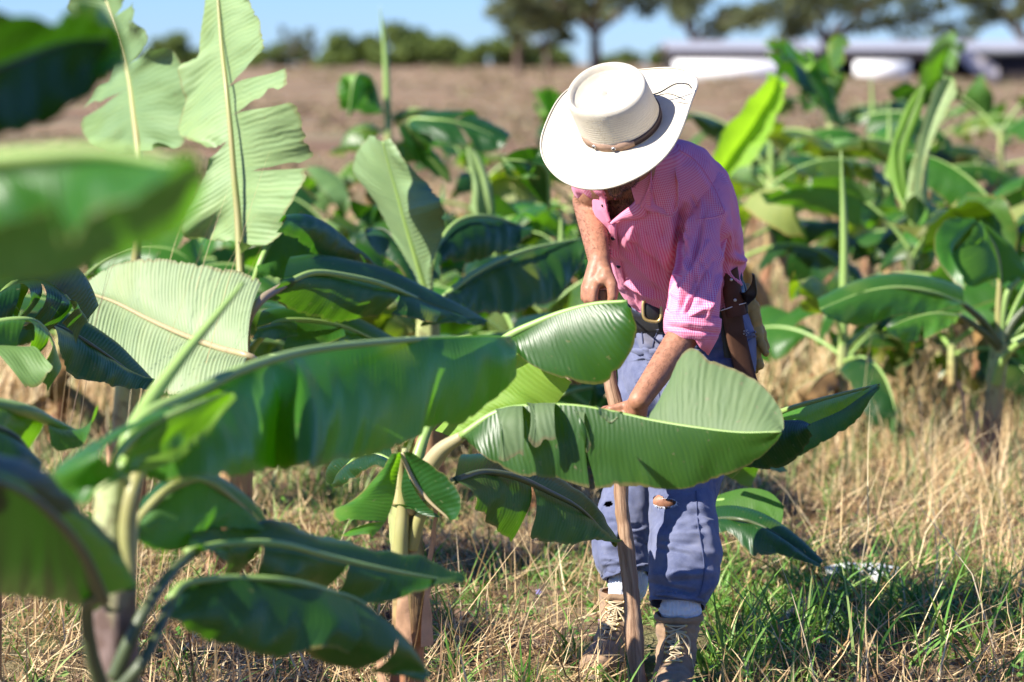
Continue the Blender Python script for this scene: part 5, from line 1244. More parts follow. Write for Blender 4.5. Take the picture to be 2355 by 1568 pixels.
# chin cord lying on the raised brim
cd = [hp(R(150), .092, .02), hp(R(135), .115, .028), hp(R(120), .15, .06), hp(R(105), .178, .084), hp(R(98), .190, .088)]
V, f, U = tube(cd, .0018, 6, 30); link('hat_cord', V, f, M['belt'], hat)
cd = [hp(R(142), .10, .018), hp(R(120), .13, .038), hp(R(95), .17, .062)]
V, f, U = tube(cd, .0011, 6, 24); link('hat_cord', V, f, M['belt'], hat)

# ---- pole ---------------------------------------------------------------------------------------------
def pole_material():
    m, nt = mat('peeled_wood'); n_ = N(nt); s = n_.sep(n_.uv()); ob = n_.obj()
    g = n_.noise(n_.comb(n_.math('MULTIPLY', s[0], 9.), n_.math('MULTIPLY', s[1], 7.), 0.), 1., 5, .65, 1.0)
    c = n_.ramp(g, [(.25, (.11, .055, .03)), (.45, (.27, .155, .09)), (.6, (.40, .26, .165)), (.8, (.22, .12, .07))])
    fine = n_.noise(n_.comb(n_.math('MULTIPLY', s[0], 60.), n_.math('MULTIPLY', s[1], 16.), 0.), 1., 3)
    c = n_.mix(n_.math('MULTIPLY', fine, .35), c, n_.mix(1., c, (.5, .45, .42), 'MULTIPLY'))
    n_.out(n_.pbsdf(c, .6, .3, n_.bump(n_.math('ADD', g, fine), .8, .003))); return m
M['pole'] = pole_material()
V, f, U = tube([P(1384, 668, 6.99)] + ST[1:], [.0185, .0185, .017, .0185, .0190, .0190, .020, .0215, .0225], 40, 200)
o = link('digging_pole', V, f, M['pole'], None, U)
sculpt(o, [], [(16, .005, 2., (1, 1, .7)), (45, .0022, 5., (1, 1, .6)), (110, .0008, 7., (1, 1, .6))])
tag(o, 'crooked wooden pole with peeled bark gripped in both hands of the man', 'pole')

# ---- machete in its sheath ---------------------------------------------------------------------------------
def slab(c0, c1, th, ns=40, nx=7, bulge=0.0):
    """solid flat strip between two edge curves (3D), thickness th towards the camera"""
    A = crv(c0, ns); Bq = crv(c1, ns); k = np.linspace(0, 1, nx)
    X = A[:, None, :] * (1 - k)[None, :, None] + Bq[:, None, :] * k[None, :, None]
    nn = nrm(np.cross(nrm(Bq - A), nrm(np.gradient(A, axis=0)))); nn = np.where((nn * (np.array([0, 0, CAMZ]) - A)).sum(axis=1, keepdims=True) > 0, nn, -nn)
    pr = (th * (.55 + bulge * np.sin(np.pi * k)))[None, :, None]
    top = X + nn[:, None, :] * pr; bot = X[:, ::-1] - nn[:, None, :] * th * .5
    V = np.concatenate([top, bot], axis=1); m_ = nx * 2
    f = grid_faces(ns, m_, wrap=True)
    caps = [tuple(range(m_))[::-1], tuple((ns - 1) * m_ + i for i in range(m_))]
    U = np.stack([np.tile(np.concatenate([k, k[::-1]]) * .1, ns), np.repeat(np.linspace(0, .4, ns), m_)], axis=1)
    return V.reshape(-1, 3), [tuple(q_) for q_ in f] + caps, U
mroot = empty('machete', P(1690, 750, 7.22), 'machete with riveted dark handle hanging at the man\'s hip, tied with white string', 'machete')
V, f, U = slab(px([(1662, 628), (1668, 680), (1676, 730)], 7.22), px([(1690, 612), (1698, 660), (1712, 722)], 7.24), .020, bulge=.5); link('handle', V, f, M['wood_handle'], mroot, U)
V, f, U = slab(px([(1660, 712), (1668, 760), (1684, 830), (1706, 920)], 7.24), px([(1702, 705), (1711, 760), (1727, 830), (1747, 905)], 7.26), .010, bulge=.3); sh_ = link('blade', V, f, M['brownleather'], mroot, U)
V, f, U = slab(px([(1648, 700), (1655, 740), (1662, 800), (1672, 870)], 7.27), px([(1662, 700), (1670, 740), (1680, 800), (1692, 880)], 7.27), .008); link('sheath', V, f, M['belt'], mroot, U)
for x, y in ((1681, 643), (1690, 690)):
    V, f, U = ellip(P(x, y, 7.205), [np.array([.0042, 0, 0]), np.array([0, .0015, 0]), np.array([0, 0, .0042])], 14, 8); link('rivet', V, f, M['steel'], mroot)
V, f, U = tube(px([(1654, 715, 7.25), (1670, 710, 7.212), (1690, 703, 7.212), (1712, 697, 7.22), (1716, 696, 7.27)]), .0013, 6, 20); link('string', V, f, M['string'], mroot, U)
lp = []
for k in range(5):
    a = k * 1.256; lp.append(tube([P(1715 + 2 * math.cos(a), 765 + 2 * math.sin(a), 7.222), P(1715 + 7 * math.cos(a), 765 + 7 * math.sin(a), 7.222), P(1715 + 6 * math.cos(a + .5), 765 + 6 * math.sin(a + .5), 7.222)], .0007, 5, 8))
V, f, U = merge(lp); link('stamped_flower', V, f, M['steel'], sh_)
# strap end curling out behind the machete, belongs to the belt
V, f, U = slab(px([(1690, 640, 7.27), (1698, 668, 7.24), (1712, 672, 7.2), (1728, 650, 7.17), (1729, 628, 7.16)]), px([(1704, 620, 7.28), (1716, 735 - 40, 7.26), (1728, 692, 7.22), (1740, 675, 7.18), (1735, 632, 7.16)]), .004, bulge=.4)
link('strap_end', V, f, M['belt'], belt, U)
V, f, U = tube(px([(1690, 625, 7.32), (1700, 640, 7.31), (1712, 668, 7.3), (1715, 720, 7.3)]), .006, 8, 20); link('strap', V, f, M['belt'], belt, U)

# ---- gloves in the back pocket ----------------------------------------------------------------------------------
gr = empty('work_glove', P(1735, 740, 7.42), 'yellow leather work gloves stuffed in the back trouser pocket', 'gloves')
gl = [bone(P(1716, 665, 7.42), P(1728, 720, 7.42), .016, .022), bone(P(1726, 705, 7.42), P(1738, 770, 7.42), .022, .022), bone(P(1738, 760, 7.41), P(1760, 812, 7.40), .0115, .0105), bone(P(1734, 770, 7.42), P(1746, 840, 7.42), .0125, .0115), bone(P(1726, 775, 7.43), P(1737, 850, 7.43), .012, .011), bone(P(1744, 745, 7.44), P(1762, 800, 7.44), .011, .010)]
g_ = remesh('glove', gl, M['glove'], None, .003, 2)
Vg = co_of(g_) - np.array(gr.location); set_co(g_, Vg); g_.parent = gr
sculpt(g_, [], [(45, .004, 2., (1, 1, 1)), (110, .0015, 2., (1, 1, 1))], off=gr.location)
# ================================================================== setting
def gz(x, y):
    return .012 * math.sin(x * 3.1 + y * 1.7) + .010 * math.sin(x * 1.3 - y * 2.3 + 1)
def spaced(a, b, c, n1, far, n2):
    near = np.linspace(a, b, n1); g = b + (np.geomspace(1, 1 + (far - b) / c, n2) - 1) * c
    return np.concatenate([near, g[1:]])
ys = spaced(-6, 22, 6, 420, 900, 90)
xh = spaced(0, 6, 4, 90, 700, 60); xs = np.concatenate([-xh[::-1], xh[1:]])
X, Y = np.meshgrid(xs, ys)
Z = .012 * np.sin(X * 3.1 + Y * 1.7) + .010 * np.sin(X * 1.3 - Y * 2.3 + 1)
nearm = (np.abs(X) < 6) & (Y < 22)
rgn = rng.normal(0, 1, X.shape); sm = rgn.copy()
for _ in range(2): sm = (sm + np.roll(sm, 1, 0) + np.roll(sm, -1, 0) + np.roll(sm, 1, 1) + np.roll(sm, -1, 1)) / 5
Z = Z + np.where(nearm, sm * .028, 0)
furrow = np.where((Y > 26) & (Y < 220), .10 * np.sin(Y * .9 + .2 * X) * np.minimum(1, (Y - 26) / 20), 0)
Z = Z + furrow * (np.abs(X) < 200) * 0
V = np.stack([X, Y, Z], axis=-1).reshape(-1, 3)
def ground_material():
    m, nt = mat('field_soil'); n = N(nt); ob = n.obj(); s = n.sep(ob)
    a = n.noise(ob, 2.2, 5, .65); b = n.noise(ob, 40, 4, .6)
    soil = n.ramp(b, [(.3, (.05, .030, .022)), (.55, (.12, .075, .052)), (.75, (.22, .145, .10))])
    straw = n.ramp(n.noise(n.comb(n.math('MULTIPLY', s[0], 3.), s[1], s[2]), 60, 5, .7), [(.35, (.14, .095, .055)), (.6, (.38, .28, .16)), (.8, (.52, .41, .25))])
    green = n.mix(b, (.07, .13, .03), (.16, .20, .07))
    near = n.mix(n.ramp(a, [(.42, 0.), (.6, 1.)]), soil, straw)
    near = n.mix(n.ramp(n.noise(ob, 1.1, 4), [(.52, 0.), (.68, .7)]), near, green)
    # ploughed land further off: bare pinkish brown earth in bands
    band = n.noise(n.comb(n.math('MULTIPLY', s[0], .012), n.math('MULTIPLY', s[1], .11), 0.), 1., 4, .6)
    farc = n.ramp(band, [(.38, (.20, .125, .08)), (.48, (.30, .195, .12)), (.55, (.34, .25, .155)), (.62, (.20, .21, .12)), (.7, (.28, .18, .11))])
    farc = n.mix(n.noise(n.comb(n.math('MULTIPLY', s[0], 1.), n.math('MULTIPLY', s[1], .5), 0.), 1.2, 4), farc, n.mix(1., farc, (.62, .6, .6), 'MULTIPLY'))
    far = n.ramp(n.math('MULTIPLY', s[1], 1 / 60.), [(.30, 0.), (.47, 1.)])
    c = n.mix(far, near, farc)
    n.out(n.pbsdf(c, .95, .1, n.bump(n.math('ADD', b, n.noise(ob, 150, 3)), .7, .02))); return m
g_gr = link("ground", V, grid_faces(len(ys), len(xs))[:, ::-1], ground_material()); g_gr["kind"] = "structure"

# ---- grass ---------------------------------------------------------------------------------------
def grass_material(name, stops, trans, tw=.25, rough=.6):
    """UV x random per blade, y along it"""
    m, nt = mat(name); n = N(nt); s = n.sep(n.uv())
    c = n.ramp(s[0], stops); c = n.mix(n.math('MULTIPLY', n.noise(n.obj(), 90, 2), .5), c, n.mix(1., c, (.6, .6, .55), 'MULTIPLY'))
    b = n.pbsdf(c, rough, .3); t = n('ShaderNodeBsdfTranslucent', {'Color': n.mix(1., c, trans, 'MULTIPLY')}).outputs[0]
    n.out(n('ShaderNodeMixShader', {0: tw, 1: b, 2: t}).outputs[0]); return m
M['straw_grass'] = grass_material('dry_straw', [(0., (.09, .055, .035)), (.25, (.28, .165, .08)), (.5, (.58, .39, .19)), (.8, (.84, .62, .34)), (1., (.92, .77, .50))], (1., .9, .7))
M['green_grass'] = grass_material('green_grass', [(0., (.05, .14, .025)), (.35, (.11, .27, .045)), (.7, (.20, .38, .075)), (1., (.36, .46, .16))], (1.2, 1.3, .5), .35, .45)
for k_ in ('pale_grass',):
    M[k_] = grass_material(k_, [(0., (.12, .19, .06)), (.5, (.28, .38, .14)), (1., (.46, .48, .24))], (1., 1., .6), .35)

def blades(x, y, L, W, tilt, az, bend, n=5, base_z=0.0, kink=0.0, rb=None, name='dry_grass', matn='straw_grass', twist=None, shade=(0, 1), taper=1.0):
    m = len(x); k = np.linspace(0, 1, n)
    rb = rb if rb is not None else rng.uniform(0, 1, m)
    th = tilt[:, None] + bend[:, None] * k[None, :]           # angle from vertical along the blade
    if kink: 
        kk = rng.uniform(.25, .8, m)[:, None]; th = th + (k[None, :] > kk) * rng.normal(0, kink, m)[:, None]
    ds = L[:, None] / (n - 1)
    hx = np.cumsum(np.sin(th) * ds, axis=1) - np.sin(th[:, :1]) * ds; hz = np.cumsum(np.cos(th) * ds, axis=1) - np.cos(th[:, :1]) * ds
    cx = x[:, None] + hx * np.cos(az)[:, None]; cy = y[:, None] + hx * np.sin(az)[:, None]
    cz = np.maximum(base_z + hz, .004) + .004
    ta = az + math.pi / 2 + (twist if twist is not None else rng.normal(0, .6, m))
    w = W[:, None] * (1 - k[None, :]**2.2 * taper * .92) * .5
    dx = np.cos(ta)[:, None] * w; dy = np.sin(ta)[:, None] * w
    V = np.stack([np.stack([cx - dx, cy - dy, cz], -1), np.stack([cx + dx, cy + dy, cz + w * .3], -1)], axis=2)   # m, n, 2, 3
    base = (np.arange(m) * n * 2)[:, None] + (np.arange(n - 1) * 2)[None, :]
    f = np.stack([base, base + 1, base + 3, base + 2], -1).reshape(-1, 4)
    U = np.stack([np.broadcast_to((shade[0] + (shade[1] - shade[0]) * rb)[:, None, None], (m, n, 2)), np.broadcast_to(k[None, :, None], (m, n, 2))], -1)
    return V.reshape(-1, 3), f, U.reshape(-1, 2)

def field_pts(m, d0, d1, pw=1.0, extra=.30):
    """random ground points, denser near"""
    u = rng.uniform(0, 1, m); d = (d0**(1 - pw) + u * (d1**(1 - pw) - d0**(1 - pw)))**(1 / (1 - pw)) if pw != 1 else d0 * (d1 / d0)**u
    x = rng.uniform(-.5 - extra, .5 + extra, m) * (d * .36 + .3)
    return x, d
def patchn(x, y, sc, seed):
    return np.array([noise.noise(Vector((a * sc + seed, b * sc, seed * .7))) for a, b in zip(x, y)])
def pxx(x, y): return 1177 + F * x / y * CP, 135 + F * CAMZ / y
def blob(x, y, cx, cy, rx, ry):
    a, b = pxx(x, y); return np.exp(-((a - cx) / rx)**2 - ((b - cy) / ry)**2)
def greenness(x, y):
    g = .18 + .35 * patchn(x, y, 1.6, 3.) + .5 * patchn(x, y, 5., 9.)
    g += 1.0 * blob(x, y, 1950, 1430, 330, 110) + .9 * blob(x, y, 1700, 1500, 160, 120) + .5 * blob(x, y, 2250, 1330, 150, 120) + .7 * blob(x, y, 1900, 850, 170, 60) + .55 * blob(x, y, 1150, 1420, 120, 60) + .5 * blob(x, y, 720, 1180, 140, 60) + .4 * blob(x, y, 100, 1450, 120, 60)
    g -= .45 * blob(x, y, 2150, 1030, 330, 190) + .4 * blob(x, y, 1150, 1520, 120, 60) + .3 * blob(x, y, 650, 1500, 260, 60)
    return g
def clear(x, y):
    a, b = pxx(x, y)
    return ~(((a > 1478) & (a < 1640) & (b > 1470) & (b < 1900)) | ((a > 1345) & (a < 1445) & (b > 1465) & (b < 1560)))
parts = []
# matted straw lying on the soil
x, y = field_pts(60000, 5.6, 12.5, 1.6); m = len(x)
keep = (rng.uniform(0, 1, m) < np.clip(1.0 - .65 * greenness(x, y), .12, 1) * (.22 + .9 * (patchn(x, y, 3.5, 17.) > .0)) * .9) & clear(x, y); x, y = x[keep], y[keep]; m = len(x)
parts.append(blades(x, y, rng.uniform(.05, .24, m), rng.uniform(.0022, .0062, m), rng.normal(1.35, .28, m), rng.uniform(0, 6.28, m), rng.normal(0, .5, m), 4, rng.uniform(0, .05, m)[:, None], .5, shade=(.12, .95)))
# standing dead stalks
x, y = field_pts(13000, 5.8, 13, 1.3); m = len(x)
dn = .22 + 1.2 * blob(x, y, 2150, 1000, 330, 200) + .5 * blob(x, y, 1300, 1350, 260, 120) + .4 * blob(x, y, 620, 1180, 200, 80) + .5 * patchn(x, y, 2.2, 5.); keep = (rng.uniform(0, 1, m) < dn) & clear(x, y); x, y = x[keep], y[keep]; m = len(x)
tall = 1 + .8 * blob(x, y, 2200, 1000, 300, 200)
parts.append(blades(x, y, rng.uniform(.07, .22, m) * tall, rng.uniform(.0025, .0055, m), np.abs(rng.normal(.45, .40, m)), rng.uniform(0, 6.28, m), rng.normal(.35, .5, m), 6, 0., .55, shade=(.3, 1.)))
# crossing long stems
x, y = field_pts(2600, 6.2, 13, 1.2); m = len(x); keep = (rng.uniform(0, 1, m) < .3 + .6 * blob(x, y, 2100, 1100, 400, 250)) & clear(x, y); x, y = x[keep], y[keep]; m = len(x)
parts.append(blades(x, y, rng.uniform(.30, .62, m), rng.uniform(.0022, .0042, m), rng.normal(.85, .35, m), rng.uniform(0, 6.28, m), rng.normal(.5, .3, m), 8, .0, .35, shade=(.55, 1.)))
# dark old twigs
x, y = field_pts(9000, 5.8, 11, 1.2); kk = clear(x, y); x, y = x[kk], y[kk]; m = len(x)
parts.append(blades(x, y, rng.uniform(.05, .22, m), rng.uniform(.0014, .0032, m), rng.normal(.9, .5, m), rng.uniform(0, 6.28, m), rng.normal(0, .8, m), 5, 0., .8, shade=(0, .3)))
# thick trampled straw further back
x, y = field_pts(38000, 12, 34, 1.5); m = len(x); keep = patchn(x, y, .35, 8.) > -.28; x, y = x[keep], y[keep]; m = len(x)
parts.append(blades(x, y, rng.uniform(.12, .42, m), rng.uniform(.006, .013, m), np.abs(rng.normal(.7, .45, m)), rng.uniform(0, 6.28, m), rng.normal(.3, .5, m), 4, 0., .5, shade=(.25, 1.)))
# tall golden tangle at the right, in front of the right hand plant
tx, ty = field_pts(620, 7.6, 12.5, 1.0); keep = rng.uniform(0, 1, len(tx)) < blob(tx, ty, 2180, 1020, 330, 200); tx, ty = tx[keep], ty[keep]
k_ = rng.integers(18, 40, len(tx)); x = np.repeat(tx, k_) + rng.normal(0, .03, k_.sum()); y = np.repeat(ty, k_) + rng.normal(0, .03, k_.sum()); m = len(x)
parts.append(blades(x, y, rng.uniform(.12, .33, m), rng.uniform(.0026, .0055, m), np.abs(rng.normal(.45, .35, m)), rng.uniform(0, 6.28, m), rng.normal(.5, .5, m), 6, 0., .5, shade=(.45, 1.)))
V, f, U = merge(parts); o = link('dry_grass', V, f, M['straw_grass'], None, U, smooth=False)
tag(o, 'dry straw coloured grass and stalks matted over the ground', 'dry grass', kind='stuff')
parts = []
# short green weeds
x, y = field_pts(52000, 5.8, 12.5, 1.5); g_ = greenness(x, y); keep = (rng.uniform(0, 1, len(x)) < np.clip(g_ * 1.0, .03, 1)) & clear(x, y); x, y = x[keep], y[keep]; m = len(x)
parts.append(blades(x, y, rng.uniform(.025, .10, m), rng.uniform(.0028, .0075, m), np.abs(rng.normal(.6, .45, m)), rng.uniform(0, 6.28, m), rng.normal(.7, .5, m), 5, rng.uniform(0, .02, m)[:, None]))
# grass tufts
tx, ty = field_pts(900, 6., 12, 1.4); g_ = greenness(tx, ty); keep = (rng.uniform(0, 1, len(tx)) < np.clip(g_, .05, 1)) & clear(tx, ty); tx, ty = tx[keep], ty[keep]
k_ = rng.integers(8, 20, len(tx)); x = np.repeat(tx, k_) + rng.normal(0, .012, k_.sum()); y = np.repeat(ty, k_) + rng.normal(0, .012, k_.sum()); m = len(x)
parts.append(blades(x, y, rng.uniform(.08, .24, m), rng.uniform(.004, .0085, m), np.abs(rng.normal(.35, .3, m)), rng.uniform(0, 6.28, m), rng.uniform(.3, 1.5, m), 7, 0.))
# large arching blades at bottom right
bl = [(1760, 1500, 10), (1850, 1540, 12), (1960, 1560, 9), (2090, 1480, 9), (2150, 1530, 8), (2240, 1500, 8), (1700, 1560, 9), (1990, 1440, 7), (2320, 1440, 8), (1630, 1540, 8), (2300, 1560, 8)]
x = []; y = []
for cx, cy, k_ in bl:
    d_ = F * CAMZ / (cy + 30 - 135)
    for _ in range(k_): x.append((cx - 1177) / F * d_ + rng.normal(0, .03)); y.append(d_ + rng.normal(0, .05))
x = np.array(x); y = np.array(y); m = len(x)
parts.append(blades(x, y, rng.uniform(.18, .38, m), rng.uniform(.007, .012, m), np.abs(rng.normal(.35, .25, m)), rng.uniform(0, 6.28, m), rng.uniform(.3, 1.6, m), 10, 0.))
V, f, U = merge(parts); o = link('green_grass', V, f, M['green_grass'], None, U, smooth=False)
tag(o, 'fresh green grass and weeds growing through the straw', 'grass', kind='stuff')
x, y = field_pts(15000, 9.5, 30, 1.4); m = len(x); dn = .3 + 1.0 * patchn(x, y, .5, 2.) + 1.2 * blob(x, y, 1900, 850, 200, 70) + .5 * (x > .5) ; keep = rng.uniform(0, 1, m) < dn; x, y = x[keep], y[keep]; m = len(x)
V, f, U = blades(x, y, rng.uniform(.08, .34, m), rng.uniform(.005, .012, m), np.abs(rng.normal(.45, .35, m)), rng.uniform(0, 6.28, m), rng.normal(.5, .4, m), 4, 0.)
o = link('pale_grass', V, f, M['pale_grass'], None, U, smooth=False); tag(o, 'pale green grass between the rows further back', 'grass', kind='stuff')
# broad little weed leaves
def sprigs(pts):
    V = []; f = []; U = []
    for (x, y, h, k) in pts:
        r_ = rng.uniform(0, 1)
        for i in range(k):
            a = i * 2.4 + rng.uniform(0, 1); z = h * (.3 + .7 * i / k); l = rng.uniform(.014, .032); w = l * .32; e = rng.uniform(-.3, .7)
            d_ = np.array([math.cos(a) * math.cos(e), math.sin(a) * math.cos(e), math.sin(e)]); s_ = np.array([-math.sin(a), math.cos(a), 0]); b = np.array([x, y, z + .004])
            n0 = len(V); V += [b, b + d_ * l * .45 + s_ * w, b + d_ * l, b + d_ * l * .45 - s_ * w]; f.append((n0, n0 + 1, n0 + 2, n0 + 3)); U += [[rng.uniform(.2, 1), 0]] * 4
    return np.array(V), np.array(f), np.array(U)
x, y = field_pts(5200, 6.3, 11, 1.4); g_ = greenness(x, y); keep = rng.uniform(0, 1, len(x)) < np.clip(g_ * .9, .05, 1)
V, f, U = sprigs([(a, b, rng.uniform(.02, .09), int(rng.integers(4, 9))) for a, b in zip(x[keep], y[keep])])
o = link('weeds', V, f, M['green_grass'], None, U, smooth=False); tag(o, 'small broad leaved weeds among the grass', 'weeds', kind='stuff')
# tall seeding grass, left, behind the blurred leaf
x = rng.uniform(-1.35, -.95, 16); y = rng.uniform(7.6, 8.6, 16); V, f, U = blades(x, y, rng.uniform(1.15, 1.5, 16), np.full(16, .0022), np.abs(rng.normal(.08, .06, 16)), rng.uniform(-1.2, 1.2, 16), rng.uniform(.15, .55, 16), 12, 0.)
o = link('seed_grass', V, f, M['straw_grass'], None, U, smooth=False); tag(o, 'thin tall seeding grass stalks at the left', 'grass', kind='stuff')

# ---- clods, hose and scrap of sheet ---------------------------------------------------------------
V, f, U = tube([G(1770, 1490) + [0, 0, .02], G(1805, 1450) + [0, 0, .035], G(1860, 1400) + [0, 0, .035], G(1905, 1355) + [0, 0, .03], G(1990, 1310) + [0, 0, .02]], .012, 14, 60)
o = link('irrigation_hose', V, f, simple('grey_hose', (.085, .095, .11), .45, .5), None, U); tag(o, 'grey irrigation hose lying in the green grass right of the boots', 'hose')
gc = G(1960, 1338); pts0 = [gc + np.array([-.09, .02, .03]), gc + np.array([-.02, .02, .045]), gc + np.array([.06, .01, .05]), gc + np.array([.13, .03, .03])]
pts1 = [gc + np.array([-.08, -.05, .01]), gc + np.array([0, -.06, .02]), gc + np.array([.07, -.07, .015]), gc + np.array([.14, -.04, .01])]
V, f, U = blade(pts0, pts1, 50, 12, arch=.3, wob=.04, seed=77); o = link('plastic_scrap', V, f, simple('white_plastic', (.62, .64, .66), .4, .5, .15), None, U)
md = o.modifiers.new('thickness', 'SOLIDIFY'); md.thickness = .001; tag(o, 'crumpled white plastic scrap in the grass beyond the hose', 'plastic scrap')
# clods of earth
cl = []
x, y = field_pts(2600, 6.0, 12.5, 1.4); k2 = patchn(x, y, 3.5, 17.) < .08; x, y = x[k2], y[k2]
for a_, b_ in zip(x, y):
    r_ = rng.uniform(.006, .026); V, f, U = ellip(np.array([a_, b_, r_ * .3]), [np.array([r_, 0, 0]), np.array([0, r_ * rng.uniform(.6, 1.2), 0]), np.array([0, 0, r_ * rng.uniform(.5, .9)])], 7, 5)
    V = V + rng.normal(0, r_ * .12, V.shape); cl.append((V, f, U))
V, f, U = merge(cl); o = link('soil_clods', V, f, simple('dark_soil', (.15, .095, .065), .95, .1, .5, 60, .6), None, U); tag(o, 'crumbly brown clods of soil between the straw', 'soil', kind='stuff')
# a few small flowers
for i, (x_, y_, c_) in enumerate([(1382, 1450, 'pink'), (1238, 1378, 'blue')]):
    g0 = G(x_, y_ + 35); top_ = np.array([g0[0], g0[1], .05]); r_ = empty('wildflower', g0, 'tiny ' + ('pink flower just left of the pole foot, before the back boot' if c_ == 'pink' else 'violet flower in the straw left of the back boot'), 'flower')
    V, f, U = tube([g0, (g0 + top_) / 2 + [.004, 0, 0], top_], .0009, 5, 8); link('flower_stalk', V, f, M['rib'], r_, U)
    pp = []
    for k in range(5):
        a = k * 1.2566; pp.append(ellip(top_ + np.array([math.cos(a) * .0045, -.001, math.sin(a) * .0045]), [np.array([math.cos(a) * .0045, 0, math.sin(a) * .0045]), np.array([0, .0008, 0]), np.array([-math.sin(a) * .003, 0, math.cos(a) * .003])], 8, 6))
    V, f, U = merge(pp); link('petals', V, f, simple('petal_' + c_, (.55, .22, .55) if c_ == 'pink' else (.35, .30, .62), .6), r_)

# ---- banana plants behind ----------------------------------------------------------------------------
BG = [  # photo x, distance, height, leaves, seed, L, hw, label, extra
    (762, 13.2, .62, 8, 201, .60, .15, 'low banana plant left of the tall spear, its dark leaves drooping before bare soil', {}),
    (872, 15.5, 1.22, 5, 202, .42, .14, 'banana plant with a tall thin spear rising against the sky and a bow of leaves', dict(spear=True, spread=(15, 35), spear_l=.62, droop=(2.2, 2.8), azs=[0, 180, 20, 200, 270], pets=.05)),
    (1120, 12.6, .66, 7, 203, .62, .14, 'banana plant with a slanting pale furled leaf, between the spear plant and the hat', dict(spear=True, spear_l=.35)),
    (1262, 11.6, .50, 7, 204, .58, .14, 'banana plant just left of the hat with a light stem and spreading leaves', dict(spear=True, spear_l=.45)),
    (1250, 18.5, .95, 5, 205, .55, .13, 'far banana plant whose light green tip shows beside the left of the hat brim', {}),
    (1690, 13.5, .85, 8, 206, .75, .15, 'banana plant close behind the man\'s back with wide dark leaves', {}),
    (1905, 17.5, 1.15, 8, 208, .85, .15, 'banana plant whose bright crown reaches across the white wall', dict(colr=1.2)),
    (1942, 11.4, .45, 6, 209, .55, .14, 'banana plant with a single straight pale spear, midway between the man and the right edge', dict(spear=True, spear_l=.78)),
    (2105, 12.6, .78, 6, 210, .70, .15, 'banana plant with a fat pale furled leaf on a dark stem', dict(spear=False, stem='stem_dark')),
    (2050, 15.5, .80, 8, 211, .75, .15, 'dark leaved banana plant behind the fat pale spear', dict(spear=True)),
    (2210, 14.2, .85, 8, 212, .80, .15, 'banana plant with long level leaves right of the fat pale spear', {}),
    (2330, 13.0, .80, 8, 213, .80, .16, 'banana plant high on the right edge above the held up leaf', {}),
    (1750, 17.0, .85, 8, 214, .80, .15, 'banana plant with a yellow green upright leaf right of the hat', dict(spear=True)),
    (2290, 18.5, 1.05, 8, 215, .85, .15, 'banana plant below the grey gable at the right', {}),
    (2150, 22.5, 1.0, 8, 217, .85, .15, 'far banana plant in the back row in front of the second white wall', {}),
    (1985, 19.0, .90, 8, 218, .85, .15, 'banana plant in the back row between the two white walls', dict(spear=True)),
    (2450, 11.8, .65, 7, 220, .70, .15, 'banana plant outside the right edge, leaf tips reaching in', {}),
    (1730, 24.0, .85, 7, 221, .80, .15, 'farthest banana plant behind the hat\'s right brim', {}),
    (2190, 11.9, .42, 5, 223, .50, .13, 'small banana plant on the dry grass left of the right hand plant', {}),
    (1090, 16.0, .80, 8, 238, .60, .15, 'banana plant at the edge of the bare field, behind the dark leaved one', {}),
    (640, 12.6, .62, 8, 239, .62, .15, 'banana plant showing dark leaves just right of the tallest pale leaf', dict(droop=(1.8, 2.8))),
    (1230, 9.9, .42, 6, 240, .52, .14, 'low banana plant on the soil behind the fold of the glowing leaf', dict(droop=(1.6, 2.6))),
    (960, 13.0, .62, 8, 241, .62, .15, 'dark drooping banana plant just behind the top of the half unrolled leaf', dict(droop=(1.8, 2.8))),
    (700, 15.0, .72, 8, 242, .62, .15, 'banana plant far behind, between the tallest leaf and the tall spear', dict(droop=(1.8, 2.8))),
    (1330, 15.5, .80, 7, 243, .60, .15, 'banana plant low behind the left of the hat', {}),
    (420, 12.0, .75, 7, 224, .60, .14, 'banana plant hidden behind the two tall pale leaves', {}),
    (120, 11.4, .62, 6, 225, .60, .14, 'banana plant on the left behind the blurred level leaf', {}),
    (720, 11.0, .50, 6, 228, .55, .14, 'banana plant right of the tall pale leaf, with dark hanging leaves', {}),
    (1035, 13.6, .70, 9, 230, .66, .15, 'dark leaved banana plant between the tall spear plant and the slanting furled leaf', dict(droop=(1.8, 2.8))),
    (820, 12.0, .48, 7, 231, .58, .15, 'low banana plant under the bow leaved spear plant', dict(droop=(1.8, 2.8))),
    (1185, 11.0, .46, 7, 232, .60, .15, 'dark banana plant left of the man\'s bare arm', dict(droop=(1.6, 2.6))),
    (1320, 12.8, .70, 8, 233, .60, .15, 'banana plant right behind the man\'s bare arm, under the hat brim', {}),
    (940, 11.2, .40, 7, 234, .58, .15, 'low dark banana plant behind the half unrolled pale leaf', {}),
    (2250, 12.4, .70, 9, 236, .75, .15, 'banana plant with torn dark leaves directly above the right hand plant', {}),
]
PL = {}
for (x_, d_, H, nl, sd_, L, hw_, lab, ex) in BG:
    nl = max(5, nl - 1) if x_ > 1600 else nl
    ex.setdefault('spread', (8, 58)); ex.setdefault('colr', 1.15)
    PL[sd_] = gen_plant(at_ground(x_, d_), H * (.90 if sd_ > 205 else 1) * (1.15 if d_ > 14.5 and sd_ > 205 else 1), nl, sd_, lab, L=L * .9, hw=hw_, **ex)
